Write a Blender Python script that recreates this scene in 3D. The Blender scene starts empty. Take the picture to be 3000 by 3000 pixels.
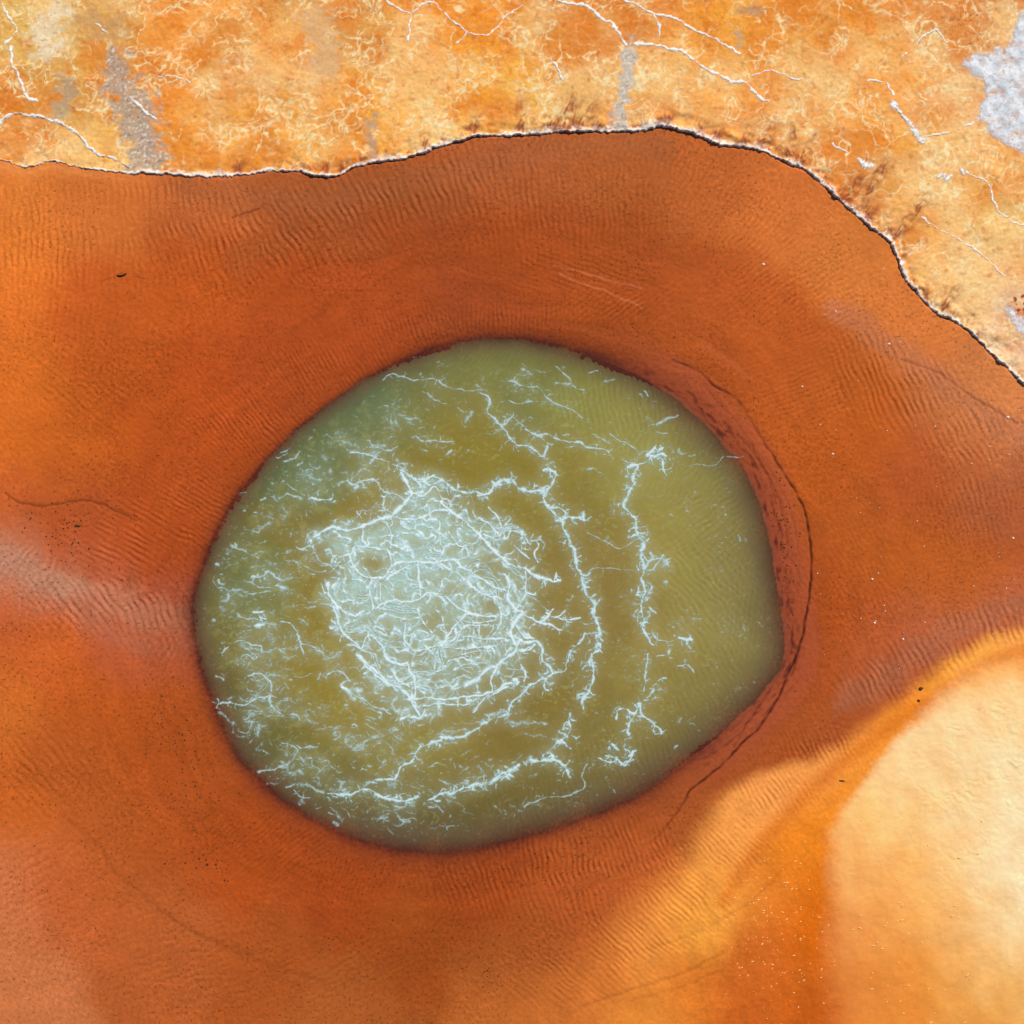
import bpy, math, random
import numpy as np

# ------------------------------------------------------------------ camera, sky, sun, exposure
# Drone view straight down on a mineral pool. One ground unit of the tracing = 1 cm.
scn = bpy.context.scene
cam_d = bpy.data.cameras.new("camera")
cam = bpy.data.objects.new("camera", cam_d)
scn.collection.objects.link(cam)
cam.location = (0, 0, 40.0)
cam.rotation_euler = (0, 0, 0)
cam_d.sensor_width = 36
cam_d.lens = 36 * 40.0 / 30.0
cam_d.clip_end = 5000
scn.camera = cam

SUN_AZ = math.radians(62)      # direction the sun stands in, counter-clockwise from +X (image right)
SUN_EL = math.radians(43)
world = bpy.data.worlds.new("World")
scn.world = world
world.use_nodes = True
wn = world.node_tree
sky = wn.nodes.new("ShaderNodeTexSky")
sky.sky_type = 'NISHITA'
sky.sun_disc = False
sky.sun_elevation = SUN_EL
sky.sun_rotation = math.pi / 2 - SUN_AZ
wn.links.new(sky.outputs[0], wn.nodes["Background"].inputs[0])
wn.nodes["Background"].inputs[1].default_value = 0.06
sun_d = bpy.data.lights.new("sun", 'SUN')
sun_d.energy = 4.2
sun_d.angle = math.radians(0.53)
sun_d.color = (1.0, 0.95, 0.86)
sun = bpy.data.objects.new("sun", sun_d)
scn.collection.objects.link(sun)
sun.rotation_euler = (math.pi / 2 - SUN_EL, 0, SUN_AZ + math.pi / 2)
sun.location = (8, 14, 16)
vs = scn.view_settings
vs.view_transform = 'Standard'
vs.look = 'None'
vs.exposure = 0.0
vs.gamma = 1.0
vs.use_curve_mapping = False
LIGHT = 1.05                   # what a flat white sheet reads in this light; surface colours are divided by it

rng = np.random.default_rng(7)
random.seed(7)
f32 = np.float32

# ------------------------------------------------------------------ numeric helpers
_perm = rng.permutation(256).astype(np.int32)
_perm = np.concatenate([_perm, _perm])
_ga = rng.random(256) * 2 * np.pi
_gx, _gy = np.cos(_ga).astype(f32), np.sin(_ga).astype(f32)

_hi = np.arange(256)
_T = _perm[_perm[_hi][:, None] + _hi[None, :]].ravel()
_TX, _TY = _gx[_T], _gy[_T]

def perlin(x, y, seed=0):
    """gradient noise, worked through in slices that fit the cache"""
    x = np.asarray(x, f32); y = np.asarray(y, f32)
    if x.shape != y.shape: x, y = np.broadcast_arrays(x, y)
    sh = x.shape; x = x.ravel(); y = y.ravel(); out = np.empty(x.shape, f32)
    ox, oy = f32(seed * 17.31), f32(seed * 9.77)
    for k in range(0, len(x), 65536):
        a = x[k:k + 65536] + ox; b = y[k:k + 65536] + oy
        fa = np.floor(a); fb = np.floor(b)
        xi = fa.astype(np.int32); yi = fb.astype(np.int32)
        a -= fa; b -= fb
        u = a * a * a * (a * (a * 6 - 15) + 10); v = b * b * b * (b * (b * 6 - 15) + 10)
        xa = (xi & 255) << 8; xb_ = ((xi + 1) & 255) << 8; ya = yi & 255; yb_ = (yi + 1) & 255
        a1 = a - 1; b1 = b - 1
        i = xa | ya; n0 = _TX[i] * a + _TY[i] * b
        i = xb_ | ya; n1 = _TX[i] * a1 + _TY[i] * b
        n0 += u * (n1 - n0)
        i = xa | yb_; n2 = _TX[i] * a + _TY[i] * b1
        i = xb_ | yb_; n3 = _TX[i] * a1 + _TY[i] * b1
        n2 += u * (n3 - n2)
        out[k:k + 65536] = (n0 + v * (n2 - n0)) * f32(1.5)
    return out.reshape(sh)

def fbm(x, y, s, oct=4, seed=0, gain=0.5):
    t = 0; a = 1.0; k = 1.0 / s
    for o in range(oct):
        t = t + a * perlin(x * k, y * k, seed + o * 3.1); a *= gain; k *= 2.03
    return t

def ridge(x, y, s, w, seed=0):
    """thin lines where a noise crosses zero, 1 on the line, 0 at w away"""
    return np.clip(1 - np.abs(perlin(x / s, y / s, seed)) / w, 0, 1)

def sstep(a, b, x):
    t = np.clip((x - a) / (b - a), 0, 1)
    return t * t * (3 - 2 * t)

def lin(c):
    c = np.asarray(c, float) / 255.0
    return np.where(c <= 0.04045, c / 12.92, ((c + 0.055) / 1.055) ** 2.4)

def col(c):                    # surface colour (linear) of something that reads c (sRGB) in this light
    return np.minimum(lin(c) / LIGHT, 0.92)

def mixc(A, B, t):
    t = np.asarray(t)[..., None]
    return A * (1 - t) + np.asarray(B) * t

def poly_dist(x, y, poly):
    best = np.full(x.shape, 1e9, f32)
    P = np.asarray(poly, f32)
    for (ax, ay), (bx, by) in zip(P[:-1], P[1:]):
        vx, vy = bx - ax, by - ay
        t = np.clip(((x - ax) * vx + (y - ay) * vy) / max(vx * vx + vy * vy, 1e-6), 0, 1)
        dx = x - ax - t * vx; dy = y - ay - t * vy
        np.minimum(best, dx * dx + dy * dy, out=best)
    return np.sqrt(best)

def inside(x, y, poly):
    r = np.zeros(x.shape, bool)
    P = np.asarray(poly, f32); n = len(P)
    for i in range(n):
        ax, ay = P[i]; bx, by = P[(i + 1) % n]
        if ay == by: continue
        c = ((ay > y) != (by > y)) & (x < (bx - ax) * (y - ay) / (by - ay) + ax)
        r ^= c
    return r

def sdf(xs, ys, line, poly, step=7.0):
    """signed distance to a traced outline on a grid: + inside poly; coarse where it is smooth, exact far out"""
    near_i = np.nonzero((xs > -150) & (xs < 3150))[0]; near_j = np.nonzero((ys > -150) & (ys < 3150))[0]
    D = np.zeros((len(ys), len(xs)), f32)
    def exact(x, y): return np.where(inside(x, y, poly), 1, -1) * poly_dist(x, y, line)
    gx = np.arange(xs[near_i[0]] - step, xs[near_i[-1]] + 2 * step, step, dtype=f32); gy = np.arange(ys[near_j[0]] - step, ys[near_j[-1]] + 2 * step, step, dtype=f32)
    GX, GY = np.meshgrid(gx, gy); G = exact(GX, GY)
    u = (xs[near_i] - gx[0]) / step; v = (ys[near_j] - gy[0]) / step
    i = u.astype(int); j = v.astype(int); fu = (u - i)[None, :]; fv = (v - j)[:, None]
    a = G[np.ix_(j, i)] * (1 - fu) + G[np.ix_(j, i + 1)] * fu; b = G[np.ix_(j + 1, i)] * (1 - fu) + G[np.ix_(j + 1, i + 1)] * fu
    D[np.ix_(near_j, near_i)] = a * (1 - fv) + b * fv
    out = np.ones(D.shape, bool); out[np.ix_(near_j, near_i)] = False
    if out.any():
        jj, ii = np.nonzero(out)
        D[jj, ii] = exact(xs[ii], ys[jj])
    return D

def axis(lo, hi, step, far=100000):
    a = list(np.arange(lo, hi + step * 0.5, step))
    s = step; x = a[-1]; up = []
    while x < far:
        s *= 1.42; x += s; up.append(x)
    s = step; x = a[0]; dn = []
    while x > -far:
        s *= 1.42; x -= s; dn.append(x)
    return np.array(dn[::-1] + a + up, f32)

def colour_field(pts, X, Y, sigma=120, warp=30, seed=50):
    """smooth blend between spots of surface colour"""
    gx = np.arange(-200, 3201, 25, dtype=f32); gy = gx.copy()
    GX, GY = np.meshgrid(gx, gy)
    W = np.zeros(GX.shape); C = np.zeros(GX.shape + (3,))
    for p in pts:
        d2 = (GX - p[0]) ** 2 + (GY - p[1]) ** 2
        sg = p[3] if len(p) > 3 else sigma
        w = np.exp(-d2 / (2 * sg * sg)) + 1e-3 / (1 + d2 / sigma ** 2) ** 2
        W += w; C += w[..., None] * col(p[2])
    C /= W[..., None]
    xx = X + warp * fbm(X, Y, 140, 3, seed); yy = Y + warp * fbm(X, Y, 140, 3, seed + 9)
    u = np.clip((xx + 200) / 25, 0, len(gx) - 1.001); v = np.clip((yy + 200) / 25, 0, len(gy) - 1.001)
    i = u.astype(int); j = v.astype(int); fu = (u - i)[..., None]; fv = (v - j)[..., None]
    return (C[j, i] * (1 - fu) + C[j, i + 1] * fu) * (1 - fv) + (C[j + 1, i] * (1 - fu) + C[j + 1, i + 1] * fu) * fv

def smooth_poly(pts, closed=False, step=14):
    """Catmull-Rom through traced points"""
    P = np.asarray(pts, float); n = len(P); out = []
    rng_i = range(n if closed else n - 1)
    for i in rng_i:
        if closed: p0, p1, p2, p3 = P[(i - 1) % n], P[i], P[(i + 1) % n], P[(i + 2) % n]
        else: p0, p1, p2, p3 = P[max(i - 1, 0)], P[i], P[i + 1], P[min(i + 2, n - 1)]
        m = max(1, int(np.hypot(*(p2 - p1)) / step)); m = min(m, 40)
        for k in range(m):
            t = k / m
            out.append(0.5 * (2 * p1 + (p2 - p0) * t + (2 * p0 - 5 * p1 + 4 * p2 - p3) * t * t + (3 * p1 - p0 - 3 * p2 + p3) * t ** 3))
    out.append(P[0] if closed else P[-1])
    return np.array(out)

def fractal(pts, amp=5.0, step=6, seed=0):
    """wobble a traced line so it runs like a natural filament"""
    P = smooth_poly(pts, False, step)
    if len(P) < 3: return P
    d = np.gradient(P, axis=0); L = np.hypot(d[:, 0], d[:, 1]) + 1e-6
    nx, ny = -d[:, 1] / L, d[:, 0] / L
    s = np.cumsum(L)
    o = amp * (perlin(s / 34.0, np.full_like(s, seed * 1.7), seed) + 0.6 * perlin(s / 13.0, np.full_like(s, seed * 2.9), seed + 5))
    return P + np.stack([nx * o, ny * o], 1)

def stroke(F, ID, xs, ys, P, w, ident=None, strength=1.0, wvar=0.5, seed=0, gap=0.0):
    """raise F along polyline P: strength on the line, 0 at its (varying) half width, negative beyond"""
    n = len(P)
    k = np.arange(n)
    wv = w * (1 + wvar * 1.3 * perlin(k / 3.3, np.full(n, seed * 3.3), seed) + wvar * 0.7 * perlin(k / 11., np.full(n, seed * 1.3), seed + 2))
    gv = perlin(k / 5.5, np.full(n, seed * 0.77 + 4), seed + 7)
    for i in range(n - 1):
        if gap and gv[i] > 0.62 - gap: continue
        wi = max(wv[i], w * 0.3)
        ax, ay = P[i]; bx, by = P[i + 1]
        m = wi * 2.2 + 3
        i0, i1 = np.searchsorted(xs, [min(ax, bx) - m, max(ax, bx) + m]); j0, j1 = np.searchsorted(ys, [min(ay, by) - m, max(ay, by) + m])
        if i1 <= i0 or j1 <= j0: continue
        gx = xs[None, i0:i1]; gy = ys[j0:j1, None]
        vx, vy = bx - ax, by - ay
        t = np.clip(((gx - ax) * vx + (gy - ay) * vy) / max(vx * vx + vy * vy, 1e-6), 0, 1)
        d = np.hypot(gx - ax - t * vx, gy - ay - t * vy)
        f = strength * (1 - d / wi)
        sub = F[j0:j1, i0:i1]
        up = f > sub
        if ID is not None and ident is not None:
            ID[j0:j1, i0:i1][up] = ident
        sub[up] = f[up]

def W3(px, py, z=0.0):
    return ((px - 1500) / 100.0, (1500 - py) / 100.0, z)

def link(o, parent=None):
    scn.collection.objects.link(o)
    if parent is not None: o.parent = parent
    return o

def grid_object(name, xs, ys, Z, keep, colour, mat, extra=None, smooth=True):
    """mesh from a grid (ys down the picture); keep = faces to use; colour per vertex; extra = {name: per-vertex float}"""
    ny, nx = Z.shape
    jj, ii = np.nonzero(keep)
    v00 = jj * nx + ii
    quads = np.stack([v00 + nx, v00 + nx + 1, v00 + 1, v00], 1).astype(np.int64)
    used, inv = np.unique(quads.ravel(), return_inverse=True)
    X = np.broadcast_to(xs[None, :], Z.shape).ravel()[used]; Y = np.broadcast_to(ys[:, None], Z.shape).ravel()[used]
    co = np.stack([(X - 1500) / 100, (1500 - Y) / 100, Z.ravel()[used]], 1).astype(f32)
    me = bpy.data.meshes.new(name)
    nq = len(quads)
    me.vertices.add(len(co)); me.vertices.foreach_set("co", co.ravel())
    me.loops.add(nq * 4); me.loops.foreach_set("vertex_index", inv.astype(np.int32).ravel())
    me.polygons.add(nq)
    me.polygons.foreach_set("loop_start", (np.arange(nq) * 4).astype(np.int32))
    me.update(calc_edges=True)
    if smooth: me.polygons.foreach_set("use_smooth", np.ones(nq, bool))
    if colour is not None:
        a = me.color_attributes.new("mineral", 'FLOAT_COLOR', 'POINT')
        c = np.ones((len(used), 4), f32); c[:, :3] = np.clip(colour.reshape(-1, 3)[used], 0.002, 0.92)
        a.data.foreach_set("color", c.ravel())
    for k, v in (extra or {}).items():
        a = me.attributes.new(k, 'FLOAT', 'POINT'); a.data.foreach_set("value", v.ravel()[used].astype(f32))
    me.materials.append(mat)
    me.validate()
    return link(bpy.data.objects.new(name, me))

def tag(o, label=None, cat=None, group=None, kind=None):
    if label: o["label"] = label
    if cat: o["category"] = cat
    if group: o["group"] = group
    if kind: o["kind"] = kind
    return o

# ------------------------------------------------------------------ materials
def material(name, rough=0.8, spec=0.3, coat=0.0, coat_rough=0.15, grain=0.12, grain_scale=30.0, bump=0.3, bump_scale=40.0, bump_dist=0.01, plain=None, alpha=None):
    m = bpy.data.materials.new(name); m.use_nodes = True
    nt = m.node_tree; N = nt.nodes; L = nt.links
    b = N["Principled BSDF"]
    b.inputs["Roughness"].default_value = rough
    b.inputs["Specular IOR Level"].default_value = spec
    b.inputs["Coat Weight"].default_value = coat
    b.inputs["Coat Roughness"].default_value = coat_rough
    tc = N.new("ShaderNodeTexCoord")
    no = N.new("ShaderNodeTexNoise"); no.inputs["Scale"].default_value = grain_scale; no.inputs["Detail"].default_value = 5; no.inputs["Roughness"].default_value = 0.65
    L.new(tc.outputs["Object"], no.inputs["Vector"])
    mr = N.new("ShaderNodeMapRange"); mr.inputs["From Min"].default_value = 0.25; mr.inputs["From Max"].default_value = 0.75
    mr.inputs["To Min"].default_value = 1 - grain; mr.inputs["To Max"].default_value = 1 + grain
    L.new(no.outputs["Fac"], mr.inputs["Value"])
    if plain is None:
        at = N.new("ShaderNodeAttribute"); at.attribute_name = "mineral"; src = at.outputs["Color"]
    else:
        rg = N.new("ShaderNodeRGB"); rg.outputs[0].default_value = (*plain, 1); src = rg.outputs[0]
    mx = N.new("ShaderNodeVectorMath"); mx.operation = 'SCALE'
    L.new(src, mx.inputs[0]); L.new(mr.outputs["Result"], mx.inputs["Scale"])
    L.new(mx.outputs[0], b.inputs["Base Color"])
    if bump:
        n2 = N.new("ShaderNodeTexNoise"); n2.inputs["Scale"].default_value = bump_scale; n2.inputs["Detail"].default_value = 4
        L.new(tc.outputs["Object"], n2.inputs["Vector"])
        bp = N.new("ShaderNodeBump"); bp.inputs["Strength"].default_value = bump; bp.inputs["Distance"].default_value = bump_dist
        L.new(n2.outputs["Fac"], bp.inputs["Height"]); L.new(bp.outputs[0], b.inputs["Normal"])
    if alpha:
        a2 = N.new("ShaderNodeAttribute"); a2.attribute_name = alpha
        L.new(a2.outputs["Fac"], b.inputs["Alpha"])
    return m

M_mud = material("wet_iron_mud", rough=0.6, spec=0.08, grain=0.12, grain_scale=9, bump=0.45, bump_scale=14, bump_dist=0.012)
M_sand = material("pale_sand", rough=0.8, spec=0.08, grain=0.05, grain_scale=10, bump=0.2, bump_scale=12, bump_dist=0.01)
M_bank = material("mineral_crust", rough=0.85, spec=0.06, grain=0.10, grain_scale=11, bump=0.4, bump_scale=16, bump_dist=0.015)
M_salt = material("white_salt", rough=0.75, spec=0.25, grain=0.06, grain_scale=12, bump=0.5, bump_scale=20, bump_dist=0.012)
M_water = material("milky_green_water", rough=0.22, spec=0.22, grain=0.05, grain_scale=7, bump=0.12, bump_scale=9, bump_dist=0.01, alpha="turbidity")
M_vein = material("thin_salt", rough=0.75, spec=0.1, grain=0.08, grain_scale=14, bump=0.4, bump_scale=20, bump_dist=0.01, alpha="cover")
M_foam = material("white_scum", rough=0.6, spec=0.3, grain=0.10, grain_scale=14, bump=0.25, bump_scale=24, bump_dist=0.008, alpha="cover")
M_dark = material("dark_grit", rough=0.7, spec=0.3, grain=0.3, grain_scale=20, bump=0.4, bump_scale=60, plain=(0.075, 0.030, 0.011))
M_light = material("pale_grit", rough=0.7, spec=0.3, grain=0.1, grain_scale=20, bump=0.4, bump_scale=60, plain=(0.75, 0.62, 0.55))
M_fleck = material("pale_flake", rough=0.8, spec=0.2, grain=0.12, grain_scale=20, bump=0.2, bump_scale=60, plain=(0.86, 0.48, 0.17))
M_bark = material("dead_wood", rough=0.85, spec=0.2, grain=0.35, grain_scale=30, bump=0.6, bump_scale=50, plain=(0.05, 0.028, 0.016))

# ------------------------------------------------------------------ traced outlines (centimetres, y down, frame 0..3000)
SHORE = [(0,468),(41,484),(78,492),(104,484),(155,472),(197,484),(238,494),(305,501),(362,510),(414,510),(466,510),(518,513),(569,518),(647,520),(725,512),(802,502),(839,505),(864,500),(901,512),(958,519),(1000,513),(1031,494),(1067,484),(1129,474),(1176,468),(1233,450),(1290,430),(1352,413),(1393,401),(1445,399),(1518,398),(1595,392),(1663,386),(1751,386),(1828,387),(1880,382),(1921,374),(1958,374),(2000,384),(2047,399),(2098,422),(2155,431),(2223,440),(2269,461),(2321,486),(2342,489),(2383,520),(2424,556),(2466,595),(2507,629),(2549,668),(2580,686),(2611,717),(2626,751),(2642,802),(2678,849),(2714,893),(2756,924),(2797,942),(2839,970),(2868,1000),(2906,1041),(2958,1088),(3000,1129)]
SHORE = [(-120000,20000),(-20000,2500),(-3000,380),(-600,400),(-200,440)] + SHORE + [(3200,1330),(3600,1700),(5000,2600),(30000,9000),(120000,20000)]
SHORE_S = np.concatenate([np.array(SHORE[:4], float), smooth_poly(SHORE[4:-4], False, 16), np.array(SHORE[-4:], float)])
BANK_POLY = np.concatenate([SHORE_S, [(120000, -200000), (-120000, -200000)]])

POOL = np.array([(370,1120),(385,1060),(420,980),(470,905),(540,830),(620,765),(700,710),(780,672),(870,645),(960,640),(1040,650),(1130,675),(1220,712),(1300,768),(1370,838),(1410,890),(1440,960),(1457,1030),(1470,1110),(1480,1175),(1485,1220),(1473,1265),(1438,1312),(1390,1362),(1320,1422),(1250,1472),(1170,1518),(1080,1552),(980,1580),(900,1600),(830,1607),(760,1603),(690,1588),(620,1562),(550,1520),(480,1460),(440,1410),(403,1330),(385,1270),(367,1200),(364,1155)]) * 1.5528
POOL_S = smooth_poly(POOL, True, 16)

GROOVE = [(1969,1056),(2021,1074),(2063,1100),(2096,1134),(2150,1162),(2187,1209),(2228,1281),(2270,1343),(2301,1395),(2332,1442),(2358,1499),(2371,1561),(2376,1623),(2376,1700),(2368,1768),(2358,1830),(2342,1897),(2310,1974),(2275,2052),(2226,2131),(2177,2175),(2128,2229),(2064,2283),(2024,2313),(2000,2357),(1965,2406),(1916,2465)]
BAR = [(3300,1930),(3000,1962),(2900,1974),(2802,2020),(2740,2067),(2673,2124),(2637,2155),(2585,2217),(2559,2259),(2523,2305),(2481,2352),(2455,2404),(2440,2466),(2440,2543),(2442,2647),(2432,2725),(2437,2828),(2450,2932),(2455,3000),(2440,3300)]
BAR_S = smooth_poly(BAR, False, 16)
BAR_POLY = np.concatenate([BAR_S, [(2440, 100000), (100000, 100000), (100000, 1990)]])

BAND = [(3300,1740),(3100,1800),(3000,1832),(2900,1862),(2800,1915),(2700,1985),(2600,2070),(2518,2129),(2414,2196),(2285,2240),(2181,2275),(2103,2335),(2052,2414),(2000,2500),(1900,2600),(1780,2700),(1620,2830),(1450,2960),(1300,3100),(1200,3300)]
BAND_S = smooth_poly(BAND, False, 20)
BAND_POLY = np.concatenate([BAND_S, [(1200, 100000), (100000, 100000), (100000, 1740)]])
BAND_C = [(2230,2290,(240,152,76)),(2150,2400,(240,154,74)),(2080,2500,(238,150,68)),(2000,2620,(236,146,62)),(1900,2760,(228,138,60)),(1740,2860,(208,116,48)),(1600,2960,(200,110,46)),(1900,2950,(222,132,50)),(2060,2720,(238,156,60)),(2110,2620,(240,156,64)),(2400,2245,(238,150,74)),(2500,2170,(238,146,66)),(2600,2100,(236,138,52)),(2850,1925,(246,166,70)),(3000,1885,(240,154,74)),(2720,2000,(240,146,50)),(2800,1985,(248,166,64)),(2950,1960,(246,160,70)),(2650,2110,(246,146,36)),(2560,2220,(246,148,40)),(2450,2360,(240,138,34)),(2350,2490,(236,132,32)),(2400,2600,(222,112,16)),(2370,2740,(214,102,10)),(2240,2620,(228,126,40)),(2230,2790,(204,102,34)),(2150,2900,(200,98,32)),(2330,2890,(204,100,28)),(2040,2900,(220,122,40)),(2400,2980,(196,90,20)),(2200,2980,(196,94,30))]
# spots of surface colour
MUD_C = [(0, 560, (226, 124, 54)),(0, 700, (224, 118, 45)),(0, 900, (220, 110, 40)),(300, 600, (205, 108, 48)),(600, 580, (190, 98, 50)),(900, 580, (174, 88, 44)),(1200, 540, (172, 86, 40)),(1500, 450, (178, 90, 46)),(1800, 440, (180, 92, 42)),(2100, 500, (192, 97, 42)),(2300, 600, (206, 108, 48)),(2500, 750, (212, 117, 52)),(2700, 970, (216, 118, 56)),(2900, 1140, (226, 134, 74)),(2960, 1260, (200, 118, 76)),(2800, 1130, (188, 104, 60)),(300, 900, (190, 86, 32)),(600, 800, (186, 82, 28)),(900, 800, (180, 77, 27)),(1200, 750, (175, 76, 29)),(1500, 750, (172, 75, 26)),(1800, 800, (175, 78, 28)),(2100, 900, (180, 82, 30)),(2300, 1000, (185, 85, 30)),(2500, 1130, (188, 90, 32)),(0, 1200, (214, 106, 36)),(200, 1300, (200, 95, 32)),(400, 1200, (186, 82, 27)),(600, 1200, (182, 76, 26)),(800, 1050, (180, 76, 30)),(500, 1450, (184, 79, 30)),(1100, 930, (178, 74, 30)),(1400, 900, (170, 74, 34)),(0, 1520, (196, 92, 42)),(200, 1550, (178, 80, 40)),(0, 1640, (188, 132, 112), 60),(150, 1700, (190, 112, 88), 60),(350, 1750, (186, 97, 70), 70),(520, 1750, (190, 86, 60), 60),(0, 1770, (205, 98, 54), 60),(100, 1900, (206, 96, 42)),(400, 1900, (186, 88, 54), 70),(400, 1650, (182, 78, 30), 60),(520, 1600, (182, 76, 28), 60),(300, 2050, (190, 86, 30)),(0, 2050, (204, 104, 40)),(500, 2200, (182, 82, 30)),(200, 2250, (178, 85, 34)),(0, 2350, (200, 96, 36)),(0, 2600, (205, 112, 68)),(200, 2600, (190, 92, 46)),(0, 2850, (200, 112, 68)),(300, 2500, (178, 86, 36)),(500, 2400, (180, 82, 32)),(700, 2500, (178, 76, 26)),(500, 2750, (185, 92, 44)),(800, 2800, (175, 83, 34)),(1000, 2600, (174, 73, 26)),(1200, 2750, (165, 76, 27)),(1000, 2950, (170, 87, 38)),(1400, 2600, (165, 71, 26)),(1500, 2900, (184, 96, 42)),(1700, 2650, (182, 84, 36)),(1850, 2550, (192, 94, 42)),(2060, 2400, (180, 92, 42), 50),(2500, 1300, (190, 88, 28)),(2700, 1400, (180, 83, 37)),(2900, 1370, (190, 98, 54)),(2950, 1500, (180, 86, 42)),(2600, 1600, (186, 89, 31)),(2800, 1700, (188, 91, 33)),(2450, 1800, (180, 80, 28)),(2700, 1860, (178, 90, 56), 60),(2950, 1790, (184, 96, 62), 60),(2850, 1850, (180, 92, 52), 50),(2550, 1970, (180, 86, 46), 60),(2400, 2030, (176, 79, 32), 70),(2300, 2150, (178, 82, 35), 50),(2400, 2970, (196, 92, 22), 60),(2050, 2350, (176, 86, 40)),(2300, 2190, (178, 84, 38)),(2450, 2110, (178, 86, 42)),(2150, 2250, (170, 80, 38)),(1900, 2520, (180, 84, 38)),(1550, 2830, (172, 84, 36)),(1700, 2750, (180, 86, 38)),(2650, 1930, (180, 88, 50)),(2850, 1850, (182, 94, 56))]
BAR_C = [(3000,1970,(248,178,100),45),(2880,1990,(248,178,96),40),(2800,2120,(251,212,162)),(3000,2150,(253,224,180)),(2950,2080,(250,200,140),50),(2650,2220,(250,212,162)),(2520,2400,(252,196,124),70),(2500,2550,(248,176,108),80),(2700,2400,(252,206,142)),(2700,2550,(248,184,104)),(2900,2450,(253,226,186)),(3000,2550,(252,234,204)),(2600,2700,(240,160,82)),(2480,2750,(232,144,84),60),(2800,2650,(246,186,108)),(2950,2700,(250,222,178)),(2550,2850,(228,140,62)),(2480,2930,(222,128,64),60),(2700,2850,(232,146,60)),(2850,2850,(236,166,78)),(2980,2850,(246,206,140)),(2700,2980,(226,132,52)),(2900,2980,(232,164,80)),(3000,2970,(224,150,74))]
BANK_C = [(100,130,(226,180,96),80),(60,60,(222,178,100),60),(150,60,(236,208,156),50),(170,120,(232,200,150),40),(250,90,(222,172,104),60),(60,260,(230,150,76),70),(200,230,(226,166,80),70),(200,300,(205,168,120),45),(330,60,(226,164,92)),(60,420,(232,142,58),55),(150,430,(234,146,60),50),(280,390,(246,182,92),60),(300,250,(240,172,86)),(480,60,(242,172,96),80),(540,150,(236,142,54),70),(650,200,(236,140,50)),(560,270,(238,144,56),60),(720,190,(222,126,48),40),(770,300,(246,160,52),60),(740,90,(240,176,104),70),(880,200,(236,166,96),70),(960,60,(232,170,104),80),(1050,80,(218,160,92),60),(900,350,(240,168,92),80),(600,420,(246,174,86)),(850,430,(246,174,82)),(1250,80,(234,142,48),70),(1400,60,(236,150,60),70),(1380,220,(242,162,56)),(1150,200,(230,152,68),70),(1100,330,(248,168,58)),(1300,320,(248,178,88)),(1550,300,(248,184,90)),(1680,60,(226,150,90),60),(1740,120,(226,150,88),50),(1640,130,(236,150,64),60),(1800,30,(232,150,72),50),(1880,60,(214,136,82),45),(1940,100,(236,154,70),60),(1900,290,(238,162,80),70),(2060,280,(238,166,92),70),(2130,70,(238,160,66),80),(2300,120,(244,170,84)),(2250,320,(238,164,94),80),(2420,230,(240,170,98)),(2540,60,(240,172,90)),(2650,120,(236,158,74),80),(2560,380,(246,172,74)),(2420,380,(238,160,86)),(2720,320,(222,136,58),60),(2720,230,(240,166,80),60),(2820,60,(226,178,134),60),(2860,120,(214,150,84),40),(2820,280,(238,188,142),50),(2930,480,(238,158,66),60),(2700,480,(240,166,82),80),(2560,580,(228,150,78),60),(2750,640,(242,176,98)),(2950,640,(244,190,110)),(2700,780,(246,176,86)),(2850,800,(246,196,134)),(2950,720,(248,206,146)),(2880,900,(232,184,140),60),(2970,960,(236,214,204),55),(2980,880,(222,190,170),50)]
WATER_C = [(1500,1080,(138,138,78)),(1250,1080,(132,130,76)),(1150,1180,(108,124,86),90),(1000,1300,(116,124,82),70),(900,1400,(110,122,80),70),(1300,1230,(138,124,56),80),(1550,1170,(116,116,66),60),(1700,1150,(148,144,74)),(1850,1180,(156,148,82)),(1900,1300,(158,150,80)),(2050,1350,(152,142,80)),(1700,1450,(142,126,60)),(1500,1350,(142,126,54)),(1250,1330,(142,124,50)),(1100,1480,(144,124,50),80),(1750,1700,(142,122,64)),(2000,1600,(156,142,72)),(2150,1600,(152,140,84)),(2050,1900,(154,138,74)),(2200,1850,(148,136,82)),(1950,2100,(150,134,70)),(2050,2100,(142,130,76)),(1700,2150,(136,118,58)),(1450,2200,(138,118,58)),(1800,2250,(142,130,76)),(1650,2350,(130,118,68)),(1400,2400,(118,106,60)),(1250,2430,(112,102,66)),(1500,2300,(128,114,58)),(1250,2200,(146,130,54)),(1000,2050,(148,128,52)),(900,2200,(136,122,54)),(1050,2230,(134,120,56)),(900,1950,(148,130,56)),(750,1700,(106,122,72),70),(700,1800,(124,122,66)),(850,1600,(136,116,48),70),(680,1900,(134,120,66)),(750,2100,(112,104,60)),(850,2250,(106,106,66)),(1000,2380,(112,102,68)),(650,1650,(126,120,74)),(900,1800,(142,122,48)),(1300,1750,(150,140,84)),(1500,1750,(142,124,60)),(1300,2000,(140,124,68))]

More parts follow.
